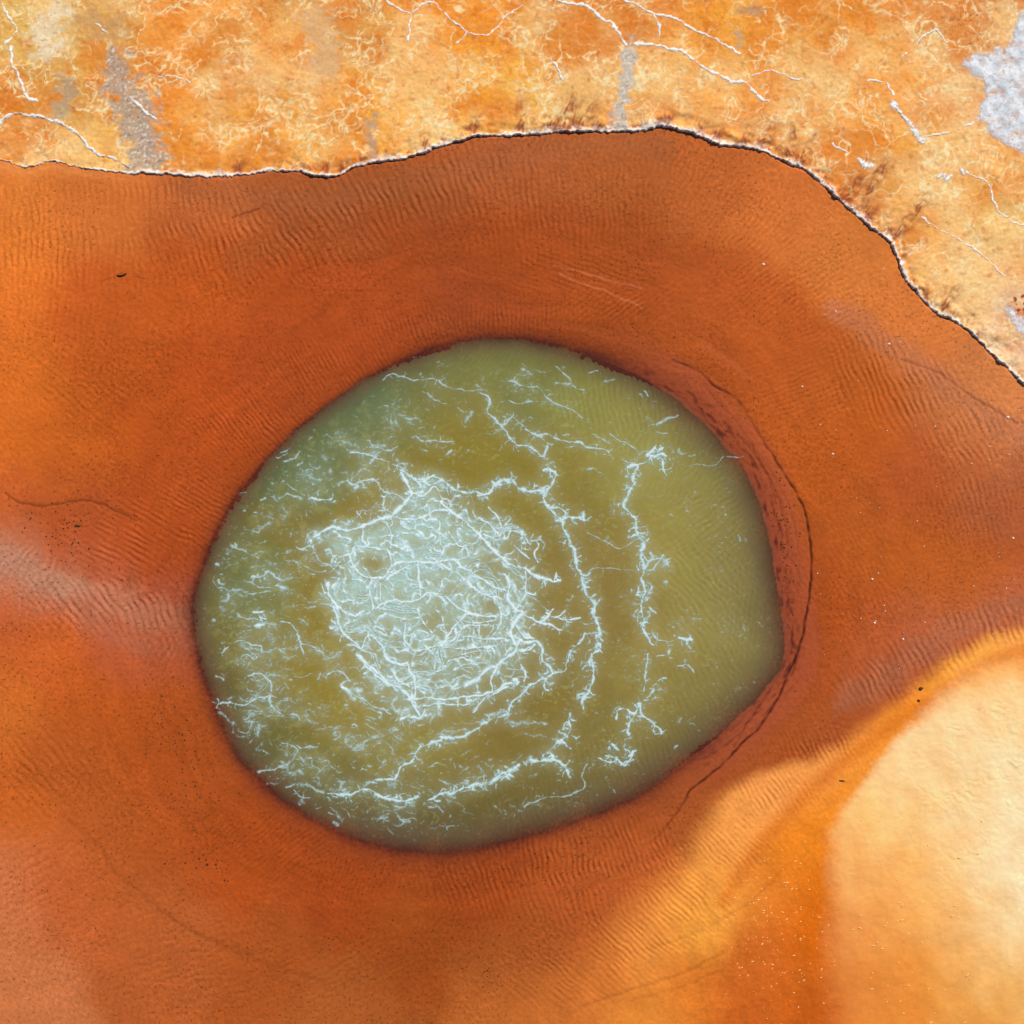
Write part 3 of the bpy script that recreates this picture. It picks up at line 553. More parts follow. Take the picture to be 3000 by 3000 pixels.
MAT = [  # strands that belong to the dense mat
 (S([(1270,880),(1310,960),(1330,1020),(1270,1080),(1220,1140),(1150,1160),(1050,1200),(960,1230),(860,1210),(750,1270)]), 10),
 (U([(1010,650),(1060,700),(1110,750),(1200,820),(1250,860)]), 8),
 (CC([(300,670),(340,630),(420,610),(500,620),(570,640),(590,700),(585,760),(540,820),(460,830),(400,820),(350,780),(310,720),(300,670)]), 6),
 (CC([(600,740),(680,720),(760,715),(840,715),(930,720),(1030,700),(1100,750),(1180,800),(1260,860),(1330,900),(1400,915)]), 6.5),
 (CC([(930,730),(1050,790),(1130,860),(1200,920),(1260,950),(1330,960),(1400,980)]), 5.5),
 (CC([(800,980),(860,940),(940,950),(1000,985),(1050,1040),(1150,1080),(1250,1100),(1380,1090)]), 5),
 (CC([(780,1050),(790,1100),(840,1160),(880,1220)]), 4.5),
 (CC([(1240,1090),(1130,1090),(1060,1150),(1010,1220),(960,1290),(900,1320),(820,1340),(740,1350)]), 6.5),
 (CC([(1380,1260),(1280,1265),(1180,1245),(1100,1250)]), 4.5), (CC([(1360,1300),(1250,1320),(1130,1330),(1030,1330)]), 4.5),
 (CC([(980,1440),(1040,1405),(1120,1400),(1180,1440)]), 4.5), (CC([(960,1320),(1040,1290),(1110,1260)]), 4), (CC([(980,1280),(1080,1200),(1160,1170),(1300,1160)]), 3.5), (CC([(1100,1130),(1180,1150),(1330,1130)]), 3.2), (CC([(1060,1370),(1180,1350),(1340,1350)]), 3.4),
 (CC([(1400,800),(1430,900),(1420,980),(1480,1060),(1520,1080),(1460,1160),(1440,1240),(1480,1330),(1420,1390),(1330,1450),(1260,1490),(1200,1550),(1120,1590)]), 11),
 (CC([(1520,1080),(1560,1110),(1640,1140),(1700,1100),(1740,1050)]), 6), (CC([(1640,1140),(1720,1170),(1800,1200)]), 6), (CC([(1690,1080),(1760,1110),(1830,1060)]), 4), (CC([(1760,1110),(1860,1130),(1932,1110)]), 5),
 (CC([(1200,500),(1260,560),(1300,620),(1370,670),(1410,730),(1480,750),(1540,770),(1600,810),(1680,840),(1740,860),(1790,850)]), 9),
 (CC([(1640,590),(1610,660),(1630,720)]), 4.5), (CC([(1460,600),(1520,660),(1570,700)]), 4), (CC([(1540,780),(1550,880),(1530,960),(1490,1040)]), 4), (CC([(1680,840),(1690,890)]), 5), (CC([(1740,860),(1760,790)]), 5),
 (CC([(1480,1250),(1560,1290),(1620,1280),(1660,1340),(1670,1420),(1720,1470),(1740,1510)]), 6.5), (CC([(1480,1180),(1540,1240),(1610,1260)]), 6), (CC([(1500,1340),(1560,1350),(1610,1300)]), 6),
 (CC([(1330,1470),(1300,1560),(1310,1620),(1230,1700),(1170,1780)]), 5.5), (CC([(1520,1440),(1540,1500),(1530,1560)]), 4.5), (CC([(1420,1600),(1330,1640),(1270,1690)]), 5),
 (CC([(730,1690),(850,1680),(950,1690),(1060,1680),(1150,1670),(1300,1640),(1400,1590),(1500,1560)]), 6), (CC([(820,1740),(950,1720),(1100,1730),(1200,1690)]), 4.5),
 (CC([(370,1390),(430,1470),(500,1530),(570,1590),(640,1600),(700,1650),(760,1740),(800,1830)]), 9),
 (CC([(700,1430),(740,1520),(770,1610),(740,1690)]), 7), (CC([(660,1830),(720,1810),(800,1820),(830,1760)]), 8), (CC([(540,1340),(580,1420),(660,1440),(700,1430)]), 8), (CC([(600,1480),(650,1560),(720,1600)]), 8),
 (CC([(140,870),(150,950),(200,1010),(270,1070),(340,1090),(400,1060)]), 8), (CC([(190,1030),(230,1170),(300,1260),(380,1330)]), 6), (CC([(380,1330),(440,1240),(540,1330)]), 7),
 (CC([(620,400),(700,420),(800,400),(900,360),(1000,350),(1080,400),(1150,470),(1210,510)]), 7),
 (CC([(1280,330),(1350,400),(1370,470),(1360,540),(1290,440),(1230,430)]), 5), (CC([(1220,400),(1300,470),(1330,540),(1250,520)]), 4.5), (CC([(700,100),(800,150),(900,110)]), 6), (CC([(720,230),(820,240),(900,180),(950,260),(1030,280)]), 5), (CC([(940,290),(1010,350)]), 5),
 (CC([(230,710),(210,740),(260,770)]), 5), (CC([(220,690),(300,660)]), 6), (CC([(350,360),(380,410)]), 4),
 (CC([(780,720),(790,830),(800,940),(800,980)]), 6), (CC([(440,860),(450,980),(470,1050)]), 6), (CC([(480,1040),(600,990),(720,1000),(800,980)]), 7), (CC([(560,830),(640,780),(720,740)]), 7), (CC([(930,430),(940,560),(960,640),(920,710)]), 5), (CC([(560,430),(600,540),(590,620)]), 5), (CC([(1000,500),(1060,590),(1130,600)]), 4),
 (CC([(960,1290),(900,1310)]), 9), (CC([(700,1150),(680,1250),(740,1340)]), 6),
]
sf = 1.7
xf = np.arange(545, 2330, sf, dtype=f32); yf = np.arange(985, 2515, sf, dtype=f32)
XF, YF = np.meshgrid(xf, yf)
F = np.full(XF.shape, -1.0, f32); ID = np.full(XF.shape, -1, np.int32)
nst = len(STRANDS)
for k, (pls, w, gap, lab) in enumerate(STRANDS):
    for q, pl in enumerate(pls):
        P = fractal(pl, 5.0 if w > 3 else 3.0, 6, 100 + k * 7 + q)
        stroke(F, ID, xf, yf, P, w * .68, k, 1.0, 0.9, k + q * 31, gap)
        # barbs
        if w > 4.2:
            for b in range(int(len(P) / (3.0 if w > 6 else 5))):
                i = rng.integers(1, len(P) - 1); dv = P[i + 1] - P[i - 1]; a = math.atan2(dv[1], dv[0]) + random.choice((-1, 1)) * random.uniform(.5, 1.6)
                Lb = random.uniform(6, 22) * (1 if w < 6 else 1.25)
                pp = [tuple(P[i]), (P[i][0] + Lb * .5 * math.cos(a + .4), P[i][1] + Lb * .5 * math.sin(a + .4)), (P[i][0] + Lb * math.cos(a), P[i][1] + Lb * math.sin(a))]
                stroke(F, ID, xf, yf, fractal(pp, 2.5, 4, b + k), w * random.uniform(.2, .45), k, .8, .7, b)
MID, FLK = nst, nst + 1
for k, (pl, w) in enumerate(MAT):
    P = fractal(pl, 4.5, 6, 300 + k)
    stroke(F, ID, xf, yf, P, w * .74, MID, 1.0, 0.8, 60 + k)
    for b in range(int(len(P) / 4)):
        i = rng.integers(1, len(P) - 1) if len(P) > 3 else 1
        a = random.uniform(0, 2 * math.pi); Lb = random.uniform(8, 26)
        pp = [tuple(P[i]), (P[i][0] + Lb * .5 * math.cos(a + .4), P[i][1] + Lb * .5 * math.sin(a + .4)), (P[i][0] + Lb * math.cos(a), P[i][1] + Lb * math.sin(a))]
        stroke(F, ID, xf, yf, fractal(pp, 2.5, 4, b + k), 2.0, MID, .7, .7, b)
# long interlaced threads that follow the slow swirl of the water
def stream(x, y, L, ang, step=7.0):
    P = [(x, y)]
    for _ in range(int(L / step)):
        a = ang(x, y); x += step * math.cos(a); y += step * math.sin(a); P.append((x, y))
    return np.array(P)
gp = np.arange(0, 3000, 20.); GPX, GPY = np.meshgrid(gp, gp)
N1 = fbm(GPX, GPY, 120, 2, 230); N2 = fbm(GPX, GPY, 55, 2, 231)
def nz(N, x, y): return float(N[min(max(int(y / 20), 0), 149), min(max(int(x / 20), 0), 149)])
def ang_mat(x, y):
    rx, ry = (x - 1290) / 230, (y - 1760) / 260; r = math.hypot(rx, ry)
    return math.atan2(ry, rx) + (math.pi / 2) * min(1, max(0, r - .25)) + 2.0 * nz(N1, x, y) + .8 * nz(N2, x, y)
for k in range(200):
    t = random.uniform(0, 2 * math.pi); r = random.uniform(.05, 1.05) ** .7
    x, y = 1265 + 270 * r * math.cos(t), 1755 + 280 * r * math.sin(t)
    if math.hypot((x - 1085) / 55, (y - 1648) / 45) < 1: continue
    P = stream(x, y, random.uniform(50, 230), ang_mat)
    rr = np.hypot((P[:, 0] - 1265) / 300, (P[:, 1] - 1755) / 310); P = P[rr < 1.12]
    P = P[np.hypot((P[:, 0] - 1085) / 55, (P[:, 1] - 1648) / 45) > 1]
    if len(P) < 4: continue
    brk = np.nonzero(np.hypot(*np.diff(P, axis=0).T) > 12)[0]
    P = P[:brk[0] + 1] if len(brk) else P
    if len(P) < 4: continue
    stroke(F, ID, xf, yf, fractal(P, 2.5, 6, 700 + k), random.choice((1.4, 1.7, 2.0, 2.5, 3.2, 4.6)), MID, random.uniform(.3, .85), .9, k)
def ang_left(x, y): return .1 + 1.5 * nz(N2, x, y) + .9 * nz(N1, x, y)
LEFT_WEB = []
for k in range(330):
    x, y = random.uniform(590, 1120), random.uniform(1250, 2420)
    if random.random() < .3: x, y = random.uniform(800, 1500), random.uniform(2080, 2420)
    if random.random() < .12: x, y = random.uniform(1050, 2050), random.uniform(1030, 1420)
    if not inside(np.array([x]), np.array([y]), POOL_S)[0] or nz(N1, x + 400, y) < -.15: continue
    LEFT_WEB.append((fractal(stream(x, y, random.expovariate(1 / 45) + 14, ang_left), 4, 5, 900 + k), random.choice((1.5, 1.8, 2.2, 2.8, 3.8)), random.uniform(.3, .85), k))
# lace filling the mat: warped net of fine threads, denser to the upper left and along its lower rim
MATPOLY = smooth_poly(CC([(40,540),(180,470),(420,460),(560,400),(700,300),(740,180),(900,130),(1000,320),(1180,380),(1370,420),(1420,560),(1450,700),(1600,800),(1560,960),(1640,1120),(1560,1300),(1480,1400),(1380,1450),(1280,1530),(1150,1640),(1300,1640),(1150,1720),(960,1770),(830,1850),(660,1850),(560,1690),(300,1640),(420,1600),(380,1420),(330,1320),(220,1200),(170,1030),(130,900),(220,820),(220,690),(120,580)]), True, 20)
HOLES = [CC([(330,680),(420,640),(540,660),(570,740),(510,800),(430,800),(360,750)]), CC([(400,1350),(480,1320),(530,1380),(500,1450),(430,1440)]), CC([(980,1480),(1080,1430),(1180,1480),(1160,1530),(1020,1540)]), CC([(830,1060),(960,1050),(1000,1150),(940,1260),(860,1230),(790,1150)]), CC([(1130,720),(1240,660),(1390,760),(1390,870),(1280,850)]), CC([(830,790),(1000,780),(1090,870),(1040,950),(850,930)]), CC([(1080,1130),(1360,1140),(1350,1240),(1040,1230)]), CC([(230,980),(340,1030),(320,1080),(240,1040)]), CC([(800,1420),(960,1430),(930,1560),(820,1580)]), CC([(560,1240),(700,1230),(700,1320),(600,1320)])]
dm = sdf(xf, yf, MATPOLY, MATPOLY)
hole = np.zeros(XF.shape, f32)
for h, strength in zip(HOLES, (1, 1, .9, .75, .9, .55, .7, .9, .5, .4)):
    hp = smooth_poly(h, True, 20)
    dh = sdf(xf, yf, hp, hp)
    hole = np.maximum(hole, sstep(-10, 14, dh) * strength)
wx = XF + 16 * fbm(XF, YF, 46, 2, 201); wy = YF + 16 * fbm(XF, YF, 46, 2, 202)
def rid(sc, sd, k=3.0): return (1 - np.clip(np.abs(perlin(wx / sc, wy / sc, sd)) * 1.3, 0, 1)) ** k
net = .70 * rid(48, 203, 5) + .55 * rid(27, 204, 4.5) + .20 * rid(14, 205, 3) + .16 * fbm(XF, YF, 30, 3, 208)
dens = np.clip(sstep(-20, 40, dm + 46 * fbm(XF, YF, 60, 3, 217)) * (1 - hole) + .3 * fbm(XF, YF, 60, 2, 206) * (dm > -20), 0, 1)
dens *= np.clip(1.05 - .40 * sstep(1300, 1450, XF) * sstep(1650, 1760, YF), 0, 1)
lace = (net - .78 + .40 * dens + .16 * sstep(1500, 1150, XF) * sstep(2050, 1700, YF)) * 1.1
lace = np.where((dm > -40) & (dens > .10), lace, -1)
up = lace > F; F[up] = lace[up]; ID[up] = MID
for (kx, ky, kr, ks) in [(1010,1580,60,.5),(1010,1740,70,.55),(1060,1830,70,.5),(1130,1970,60,.6),(1200,2040,70,.75),(1250,2090,55,.6),(1500,1800,60,.8),(1520,1880,45,.7),(1460,1950,60,.6),(1190,1650,90,.4),(1150,1730,80,.45),(1520,1665,40,.6),(1240,1420,50,.45),(1300,1520,60,.3),(1660,1830,32,.7),(1240,1930,45,.5),(985,1560,30,.6)]:
    i0, i1 = np.searchsorted(xf, [kx - kr * 1.6, kx + kr * 1.6]); j0, j1 = np.searchsorted(yf, [ky - kr * 1.6, ky + kr * 1.6])
    q_ = np.exp(-2.2 * (((XF[j0:j1, i0:i1] - kx) / kr) ** 2 + ((YF[j0:j1, i0:i1] - ky) / kr) ** 2))
    kn = (net[j0:j1, i0:i1] * .9 + .35 * fbm(XF[j0:j1, i0:i1], YF[j0:j1, i0:i1], 14, 3, 233) - .72) + ks * q_ * 1.15 - (1 - q_) * .5
    sub = F[j0:j1, i0:i1]; u_ = kn > sub; sub[u_] = kn[u_]; ID[j0:j1, i0:i1][u_] = MID
# fine web clinging to the strands
def blur(A, r):
    for ax in (0, 1):
        k = np.cumsum(np.concatenate([np.zeros_like(np.take(A, [0], ax)), A], ax), ax)
        nn = A.shape[ax]; hi = np.clip(np.arange(nn) + r + 1, 0, nn); lo = np.clip(np.arange(nn) - r, 0, nn)
        A = (np.take(k, hi, ax) - np.take(k, lo, ax)) / (hi - lo).reshape((-1, 1) if ax == 0 else (1, -1))
    return A
idx = np.where((F > 0) & (ID >= 0), ID, -1)
cl = np.clip(blur((idx >= 0).astype(f32), 11) * 3.2, 0, 1)
web = (net - 1.02 + .46 * cl + .22 * fbm(XF, YF, 80, 2, 209)) * 1.3
near_id = ID.copy()
for _ in range(4):                       # grow each strand's ownership outwards
    for (dy, dx) in ((0, 3), (0, -3), (3, 0), (-3, 0)):
        sh = np.roll(np.roll(near_id, dy, 0), dx, 1); near_id = np.where(near_id < 0, sh, near_id)
up = (web > F) & (near_id >= 0) & (cl > .08)
F[up] = web[up]; ID[up] = near_id[up]
# flecks: short broken dashes, most in the left and lower left of the pool
d_f = np.where(inside(XF[::6, ::6], YF[::6, ::6], POOL_S), 1, -1) * poly_dist(XF[::6, ::6], YF[::6, ::6], POOL_S)
def pool_d(x, y): return d_f[min(max(int((y - yf[0]) / sf / 6), 0), d_f.shape[0] - 1), min(max(int((x - xf[0]) / sf / 6), 0), d_f.shape[1] - 1)]
n = 0
clus = fbm(np.arange(0, 3000, 10.)[None, :] + np.zeros((300, 1)), np.arange(0, 3000, 10.)[:, None] + np.zeros((1, 300)), 90, 2, 210)
aw = XF + 22 * fbm(XF, YF, 60, 2, 218); bw = (YF + 16 * fbm(XF, YF, 50, 2, 219)) * 1.55
net2 = .62 * (1 - np.clip(np.abs(perlin(aw / 40, bw / 40, 220)) * 1.3, 0, 1)) ** 4 + .5 * (1 - np.clip(np.abs(perlin(aw / 21, bw / 21, 221)) * 1.3, 0, 1)) ** 4
ru = sdf(xf, yf, POOL_S, POOL_S)
lm = np.clip(.30 * sstep(1350, 950, XF) + .14 * sstep(2000, 2200, YF) * sstep(1700, 1300, XF) + .10, 0, .4) * sstep(20, 90, ru) * (1 - sstep(-60, 0, dm))
web2 = (net2 - 1.04 + lm + .40 * fbm(XF, YF, 85, 3, 222)) * 1.0
up = (web2 > F) & (ru > 25) & (lm > .02); F[up] = np.minimum(web2[up], .5); ID[up] = FLK
for (P, w, st_, k) in LEFT_WEB: stroke(F, ID, xf, yf, P, w, FLK, st_, .8, k)
while n < 240:
    x = random.uniform(570, 2300); y = random.uniform(1000, 2500)
    dd = pool_d(x, y)
    if dd < 25: continue
    left = 1.0 if x < 1080 else (.5 if (y > 2050 and x < 1350) else .16)
    if y < 1400 and x > 1000: left = .3
    if random.random() > left * (.35 + max(0, clus[int(y / 10), int(x / 10)]) * 1.6) * min(1, dd / 90): continue
    a = random.gauss(.2, .6); Lf = random.expovariate(1 / 9) + 2
    bend = random.gauss(0, .35)
    pp = [(x, y), (x + Lf * .5 * math.cos(a + bend), y + Lf * .5 * math.sin(a + bend)), (x + Lf * math.cos(a), y + Lf * math.sin(a))]
    stroke(F, ID, xf, yf, fractal(pp, 2, 4, n), random.choice((1.3, 1.6, 1.9, 2.3, 3.0, 4.2)) * .95, FLK, random.uniform(.35, .95), .9, n)
    n += 1
FF = F + np.where(F > -.9, np.where(ID == MID, .55, 1.0) * (.30 * perlin(XF / 5.5, YF / 5.5, 211) + .34 * perlin(XF / 12, YF / 12, 212) + .25 * perlin(XF / 30, YF / 30, 216)) - .06, 0)

# ---- water colour, with mineral milk suspended round the scum
def resample(A):               # scum grid -> water grid
    i = np.clip(((xw - xf[0]) / sf).astype(int), 0, len(xf) - 1); j = np.clip(((yw - yf[0]) / sf).astype(int), 0, len(yf) - 1)
    return A[np.ix_(j, i)]
solid = (FF > 0).astype(f32)
halo = resample(blur(blur(solid, 4), 4)); wide = resample(blur(blur(solid, 16), 16))
CW = colour_field(WATER_C, XW, YW, 85, 40, 90)
CW = CW * (1 + .06 * fbm(XW, YW, 120, 3, 91) + .04 * fbm(XW, YW, 16, 2, 92))[..., None]
mat_w = sdf(xw, yw, MATPOLY, MATPOLY)
milk = np.clip(.10 * halo + .5 * np.clip(wide - .10, 0, 1), 0, .5) * (0.85 + .3 * fbm(XW, YW, 40, 3, 93))
CW = mixc(CW, col((196, 210, 182)), np.clip(milk, 0, .75))
densb = resample(blur(dens, 14))
CW = mixc(CW, col((184, 212, 200)), (.24 + .40 * sstep(1500, 1200, XW) * sstep(1950, 1650, YW)) * densb * np.clip(1 + .7 * fbm(XW, YW, 50, 3, 102), .2, 1.6))
CW = mixc(CW, col((176, 176, 110)), np.clip(fbm(XW, YW, 46, 3, 94) * .5 - .12, 0, .2) * sstep(1500, 900, XW))       # pale wisps on the left
thw = np.arctan2(-(YW - 1740), XW - 1440)
CW = mixc(CW, col((142, 130, 100)), .6 * sstep(1, .1, d_w / np.interp(thw, [-3.14, -2, -1, 0, .8, 1.5, 2.3, 3.14], [70, 110, 130, 110, 110, 60, 45, 70])))
wl = ridge(XW + 20 * fbm(XW, YW, 50, 2, 98), YW * 1.5 + 20 * fbm(XW, YW, 50, 2, 99), 34, .2, 100) * np.clip(.2 + fbm(XW, YW, 110, 2, 101), 0, 1)
CW = mixc(CW, col((186, 186, 120)), np.clip(wl * (.2 + .9 * perlin(XW / 11, YW / 11, 103)), 0, .3))
netw = resample(blur(net, 1)); densw = resample(dens)
CW = mixc(CW, col((222, 242, 242)), np.clip((netw - .40) * 1.5, 0, .8) * sstep(.1, .8, densw))
# wind ripples on the open right-hand water
def wp(cx, cy, rx, ry, an, lam, am):
    a = math.radians(an); u = XW * math.sin(a) + YW * math.cos(a)
    n1 = fbm(XW, YW, 60, 2, 95)
    return am * np.exp(-((XW - cx) / rx) ** 2 - ((YW - cy) / ry) ** 2) * np.sin(u * 2 * math.pi / lam + 3 * n1) * (.6 + .8 * perlin(XW / 40, YW / 40, 96))
RW = wp(1800, 1180, 200, 110, 100, 17, 1) + wp(1980, 1300, 160, 130, 70, 17, .9) + wp(2100, 1520, 130, 170, 40, 16, .9) + wp(2060, 1720, 140, 150, 130, 18, .9) + wp(2180, 1780, 90, 190, 80, 15, .8) + wp(2080, 1980, 150, 150, 120, 17, .6) + wp(1900, 2230, 200, 110, 110, 16, .8) + wp(1650, 2370, 200, 90, 100, 16, .9) + wp(1500, 1030, 250, 40, 60, 15, .6) + wp(1350, 1060, 160, 40, 50, 14, .6) + wp(2000, 1450, 120, 90, 60, 17, .6)
ZW = (WATER_Z + .0066 * RW * sstep(-5, 30, d_w) + .0012 * fbm(XW, YW, 14, 2, 97)).astype(f32)
CW = CW * (1 + .07 * np.clip(RW, -1, 1))[..., None]
turb = np.clip(1 - np.exp(-np.clip(d_w + 9, 0, None) / np.interp(thw, [-3.14, -2, -1, 0, .8, 1.5, 2.3, 3.14], [44, 62, 76, 70, 62, 44, 34, 44])), 0, 1) ** 1.35
kw = cell(d_w.astype(f32)) > -26
water = grid_object("green_pool", xw, yw, ZW, kw, CW, M_water, {"turbidity": turb})
tag(water, "milky olive green water filling the round pool", kind="structure")

# ---- scum meshes: each breaks the water surface along its own outline
ZF = (WATER_Z + .004 + (.012 * np.clip(FF, -.5, 1.0)) + .004 * perlin(XF / 9, YF / 9, 213) * np.clip(FF, 0, 1)).astype(f32)
CF = np.broadcast_to(col((182, 224, 230)), XF.shape + (3,)).copy()
CF = mixc(CF, col((244, 252, 253)), np.clip(FF * 1.1 - .05 + .3 * fbm(XF, YF, 20, 2, 214), 0, 1))
CF = mixc(CF, col((200, 214, 184)), np.clip(.28 - FF, 0, .28) * 2.0)
keepF = np.maximum.reduce([FF[:-1, :-1], FF[1:, :-1], FF[:-1, 1:], FF[1:, 1:]]) > -.06
IDc = np.maximum.reduce([ID[:-1, :-1], ID[1:, :-1], ID[:-1, 1:], ID[1:, 1:]])
op = np.array([.55 if w < 4.3 else (.72 if w < 5.6 else .88) for (_, w, _, _) in STRANDS] + [.95, .62, 1.0], f32)
CF = mixc(CF, col((176, 222, 228)), np.where(ID == MID, .22, .42))
cover = {'cover': np.clip((FF + .06) * 1.25 + .03, 0, 1) * op[ID]}
def loose_bits(mask):
    """4-connected pieces of a face mask, largest first"""
    cells = set(zip(*map(list, np.nonzero(mask)))); out = []
    while cells:
        c0 = cells.pop(); comp = [c0]; st = [c0]
        while st:
            j, i = st.pop()
            for c in ((j + 1, i), (j - 1, i), (j, i + 1), (j, i - 1), (j + 1, i + 1), (j - 1, i - 1), (j + 1, i - 1), (j - 1, i + 1)):
                if c in cells: cells.remove(c); st.append(c); comp.append(c)
        out.append(comp)
    return sorted(out, key=len, reverse=True)
for k, (pls, w, gap, lab) in enumerate(STRANDS):          # crumbs that drifted off a strand count as flecks
    bits = loose_bits(keepF & (IDc == k))
    for q, comp in enumerate(bits):
        if q and (gap < .1 or len(comp) < 25):
            jj, ii = zip(*comp); IDc[list(jj), list(ii)] = FLK
mat_o = grid_object("scum_mat", xf, yf, ZF, keepF & (IDc == MID), CF, M_foam, cover)
tag(mat_o, "large lacy white mineral scum mat floating in the middle of the green pool", "scum mat")
fl_o = grid_object("scum_flecks", xf, yf, ZF, keepF & (IDc == FLK), CF, M_foam, cover)
tag(fl_o, "tiny white scum flecks scattered over the left of the green pool", "scum", kind="stuff")
for k, (pls, w, gap, lab) in enumerate(STRANDS):
    kf = keepF & (IDc == k)
    if kf.sum() < 8: continue
    o = grid_object("scum_strand", xf, yf, ZF, kf, CF, M_foam, cover)
    tag(o, lab, "scum strand", "white scum strands floating on the pool")

# ------------------------------------------------------------------ mineral crust bank
xb = axis(-130, 3130, 2.5); yb = np.concatenate([axis(-130, 1300, 2.5)])
yb = yb[yb < 30000]
XB, YB = np.meshgrid(xb, yb)
db0 = sdf(xb, yb, SHORE_S, BANK_POLY)
nb = (XB > -140) & (XB < 3140) & (YB > -140) & (YB < 1310)
db = db0 + (4.0 * perlin(XB / 30, YB / 30, 110) + 3.4 * perlin(XB / 11, YB / 11, 111) + 2.0 * perlin(XB / 6, YB / 6, 117)) * nb
H = np.interp(XB, [-200, 0, 350, 600, 790, 850, 1000, 1300, 1700, 2300, 2700, 3000, 3300], [.05, .055, .06, .05, .07, .14, .12, .13, .13, .15, .15, .14, .14]).astype(f32) * np.clip(1 + 1.3 * fbm(XB, YB, 55, 3, 112) * sstep(60, 20, db), .1, 2.2)
PLAT = smooth_poly([(-300,300),(0,358),(25,340),(65,333),(110,343),(150,350),(190,368),(220,385),(240,405),(262,430),(290,455),(330,462),(352,475),(380,493)], False, 16)
plat = inside(XB, YB, np.concatenate([PLAT, [(380, 540), (-300, 540)]]))
relief = fbm(XB, YB, 90, 4, 113)
ZB = -.12 + (H * .36 + .12) * sstep(-2.5, 2.5, db) + .05 * sstep(0, 400, db) + .018 * relief * sstep(0, 60, db) + .006 * fbm(XB, YB, 14, 2, 114)
ZB = ZB - .016 * plat * (db > 0)
rimw = np.interp(XB, [0, 300, 500, 700, 900, 1100, 1400, 1700, 1900, 2200, 2500, 3000], [4, 6, 16, 14, 10, 15, 13, 18, 20, 20, 14, 8]) * (1 + .8 * fbm(XB, YB, 45, 2, 115))
rim = sstep(1.15, .45, np.clip(db, 0, None) / np.clip(rimw, 3, None)) * (db > -3)
rimtex = np.clip(.62 + .8 * fbm(XB, YB, 16, 3, 116) + .7 * sstep(10, 3, db), 0, 1)
ZB = ZB + .014 * rim * (0.4 + rimtex)
# colour: ochre and orange patches under a net of pale efflorescence
CBk = colour_field(BANK_C, XB, YB, 66, 46, 120) * np.array([1.03, .985, .80])
w1 = XB + 26 * fbm(XB, YB, 70, 3, 121); w2 = YB + 26 * fbm(XB, YB, 70, 3, 122)
blot = fbm(w1, w2, 85, 4, 123)
# plates: jittered cells, each with its own tone, bounded by pale seams
def plates(x, y, size, seed):
    u = x / size; v = y / size; iu = np.floor(u).astype(np.int32); iv = np.floor(v).astype(np.int32)
    f1 = np.full(x.shape, 9, f32); f2 = np.full(x.shape, 9, f32); tone = np.zeros(x.shape, f32)
    for a in (-1, 0, 1):
        for b in (-1, 0, 1):
            h = _perm[(_perm[(iu + a) & 255] + iv + b + seed) & 255]; h2 = _perm[(h + 91) & 255]
            d = np.hypot(iu + a + .5 + .8 * (h / 255. - .5) - u, iv + b + .5 + .8 * (h2 / 255. - .5) - v)
            c = d < f1
            f2 = np.where(c, f1, np.minimum(f2, d)); tone = np.where(c, _perm[(h + h2) & 255] / 255., tone); f1 = np.where(c, d, f1)
    return f2 - f1, tone
pe, pt = plates(XB + 42 * fbm(XB, YB, 80, 4, 160), YB + 42 * fbm(XB, YB, 80, 4, 161), 190., 3)
CBk = CBk * (1 + .20 * (pt - .5) * sstep(0, .1, pe))[..., None]
seam = np.clip(1 - pe / .045, 0, 1) * np.clip(.5 + .9 * fbm(XB, YB, 110, 2, 162), 0, 1)
CBk = mixc(CBk, col((226, 118, 26)), np.clip(blot * .9 - .08, 0, .5))
CBk = mixc(CBk, col((252, 200, 122)), np.clip(-blot * .7 - .14, 0, .45))
cloud = fbm(XB, YB, 260, 3, 167)
CBk = mixc(CBk, col((252, 206, 150)), .34 * sstep(2150, 2900, XB) * np.clip(.7 + .9 * fbm(XB, YB, 120, 3, 169), 0, 1))
CBk = mixc(CBk, col((250, 200, 132)), np.clip(.55 * np.exp(-np.clip(db, 0, None) / 120) * (.6 + .8 * fbm(XB, YB, 70, 3, 184)), 0, .5))
CBk = mixc(CBk, col((255, 208, 140)), np.clip(cloud * 1.0 - .14, 0, .5)); CBk = mixc(CBk, col((224, 124, 34)), np.clip(-cloud * 1.25 - .05, 0, .65))
v1 = ridge(w1, w2, 75, .10, 124); v2 = ridge(w1, w2, 38, .15, 125); v3 = ridge(w1 * 1.1 + w2 * .4, w2, 120, .05, 126); v4 = ridge(w1, w2, 20, .24, 131)
vm = np.clip(.5 + .95 * fbm(XB, YB, 130, 3, 127), 0, 1)
vs_ = sstep(.35, .85, vm)
vein = np.clip(np.maximum.reduce([seam, v1 * (.12 + .88 * vs_), v2 * vs_ * .75, v3 * (.3 + .6 * vs_), v4 * vs_ * .25]) * (1.08 + .8 * fbm(XB, YB, 14, 3, 163)), 0, 1)
CBk = mixc(CBk, col((255, 230, 176)), vein ** 1.15 * .9)
CBk = CBk * (1 + .08 * fbm(XB, YB, 10, 3, 128))[..., None]
CBk = mixc(CBk, col((196, 104, 44)), np.clip(fbm(XB, YB, 26, 3, 129) - .38, 0, .5) * .9)
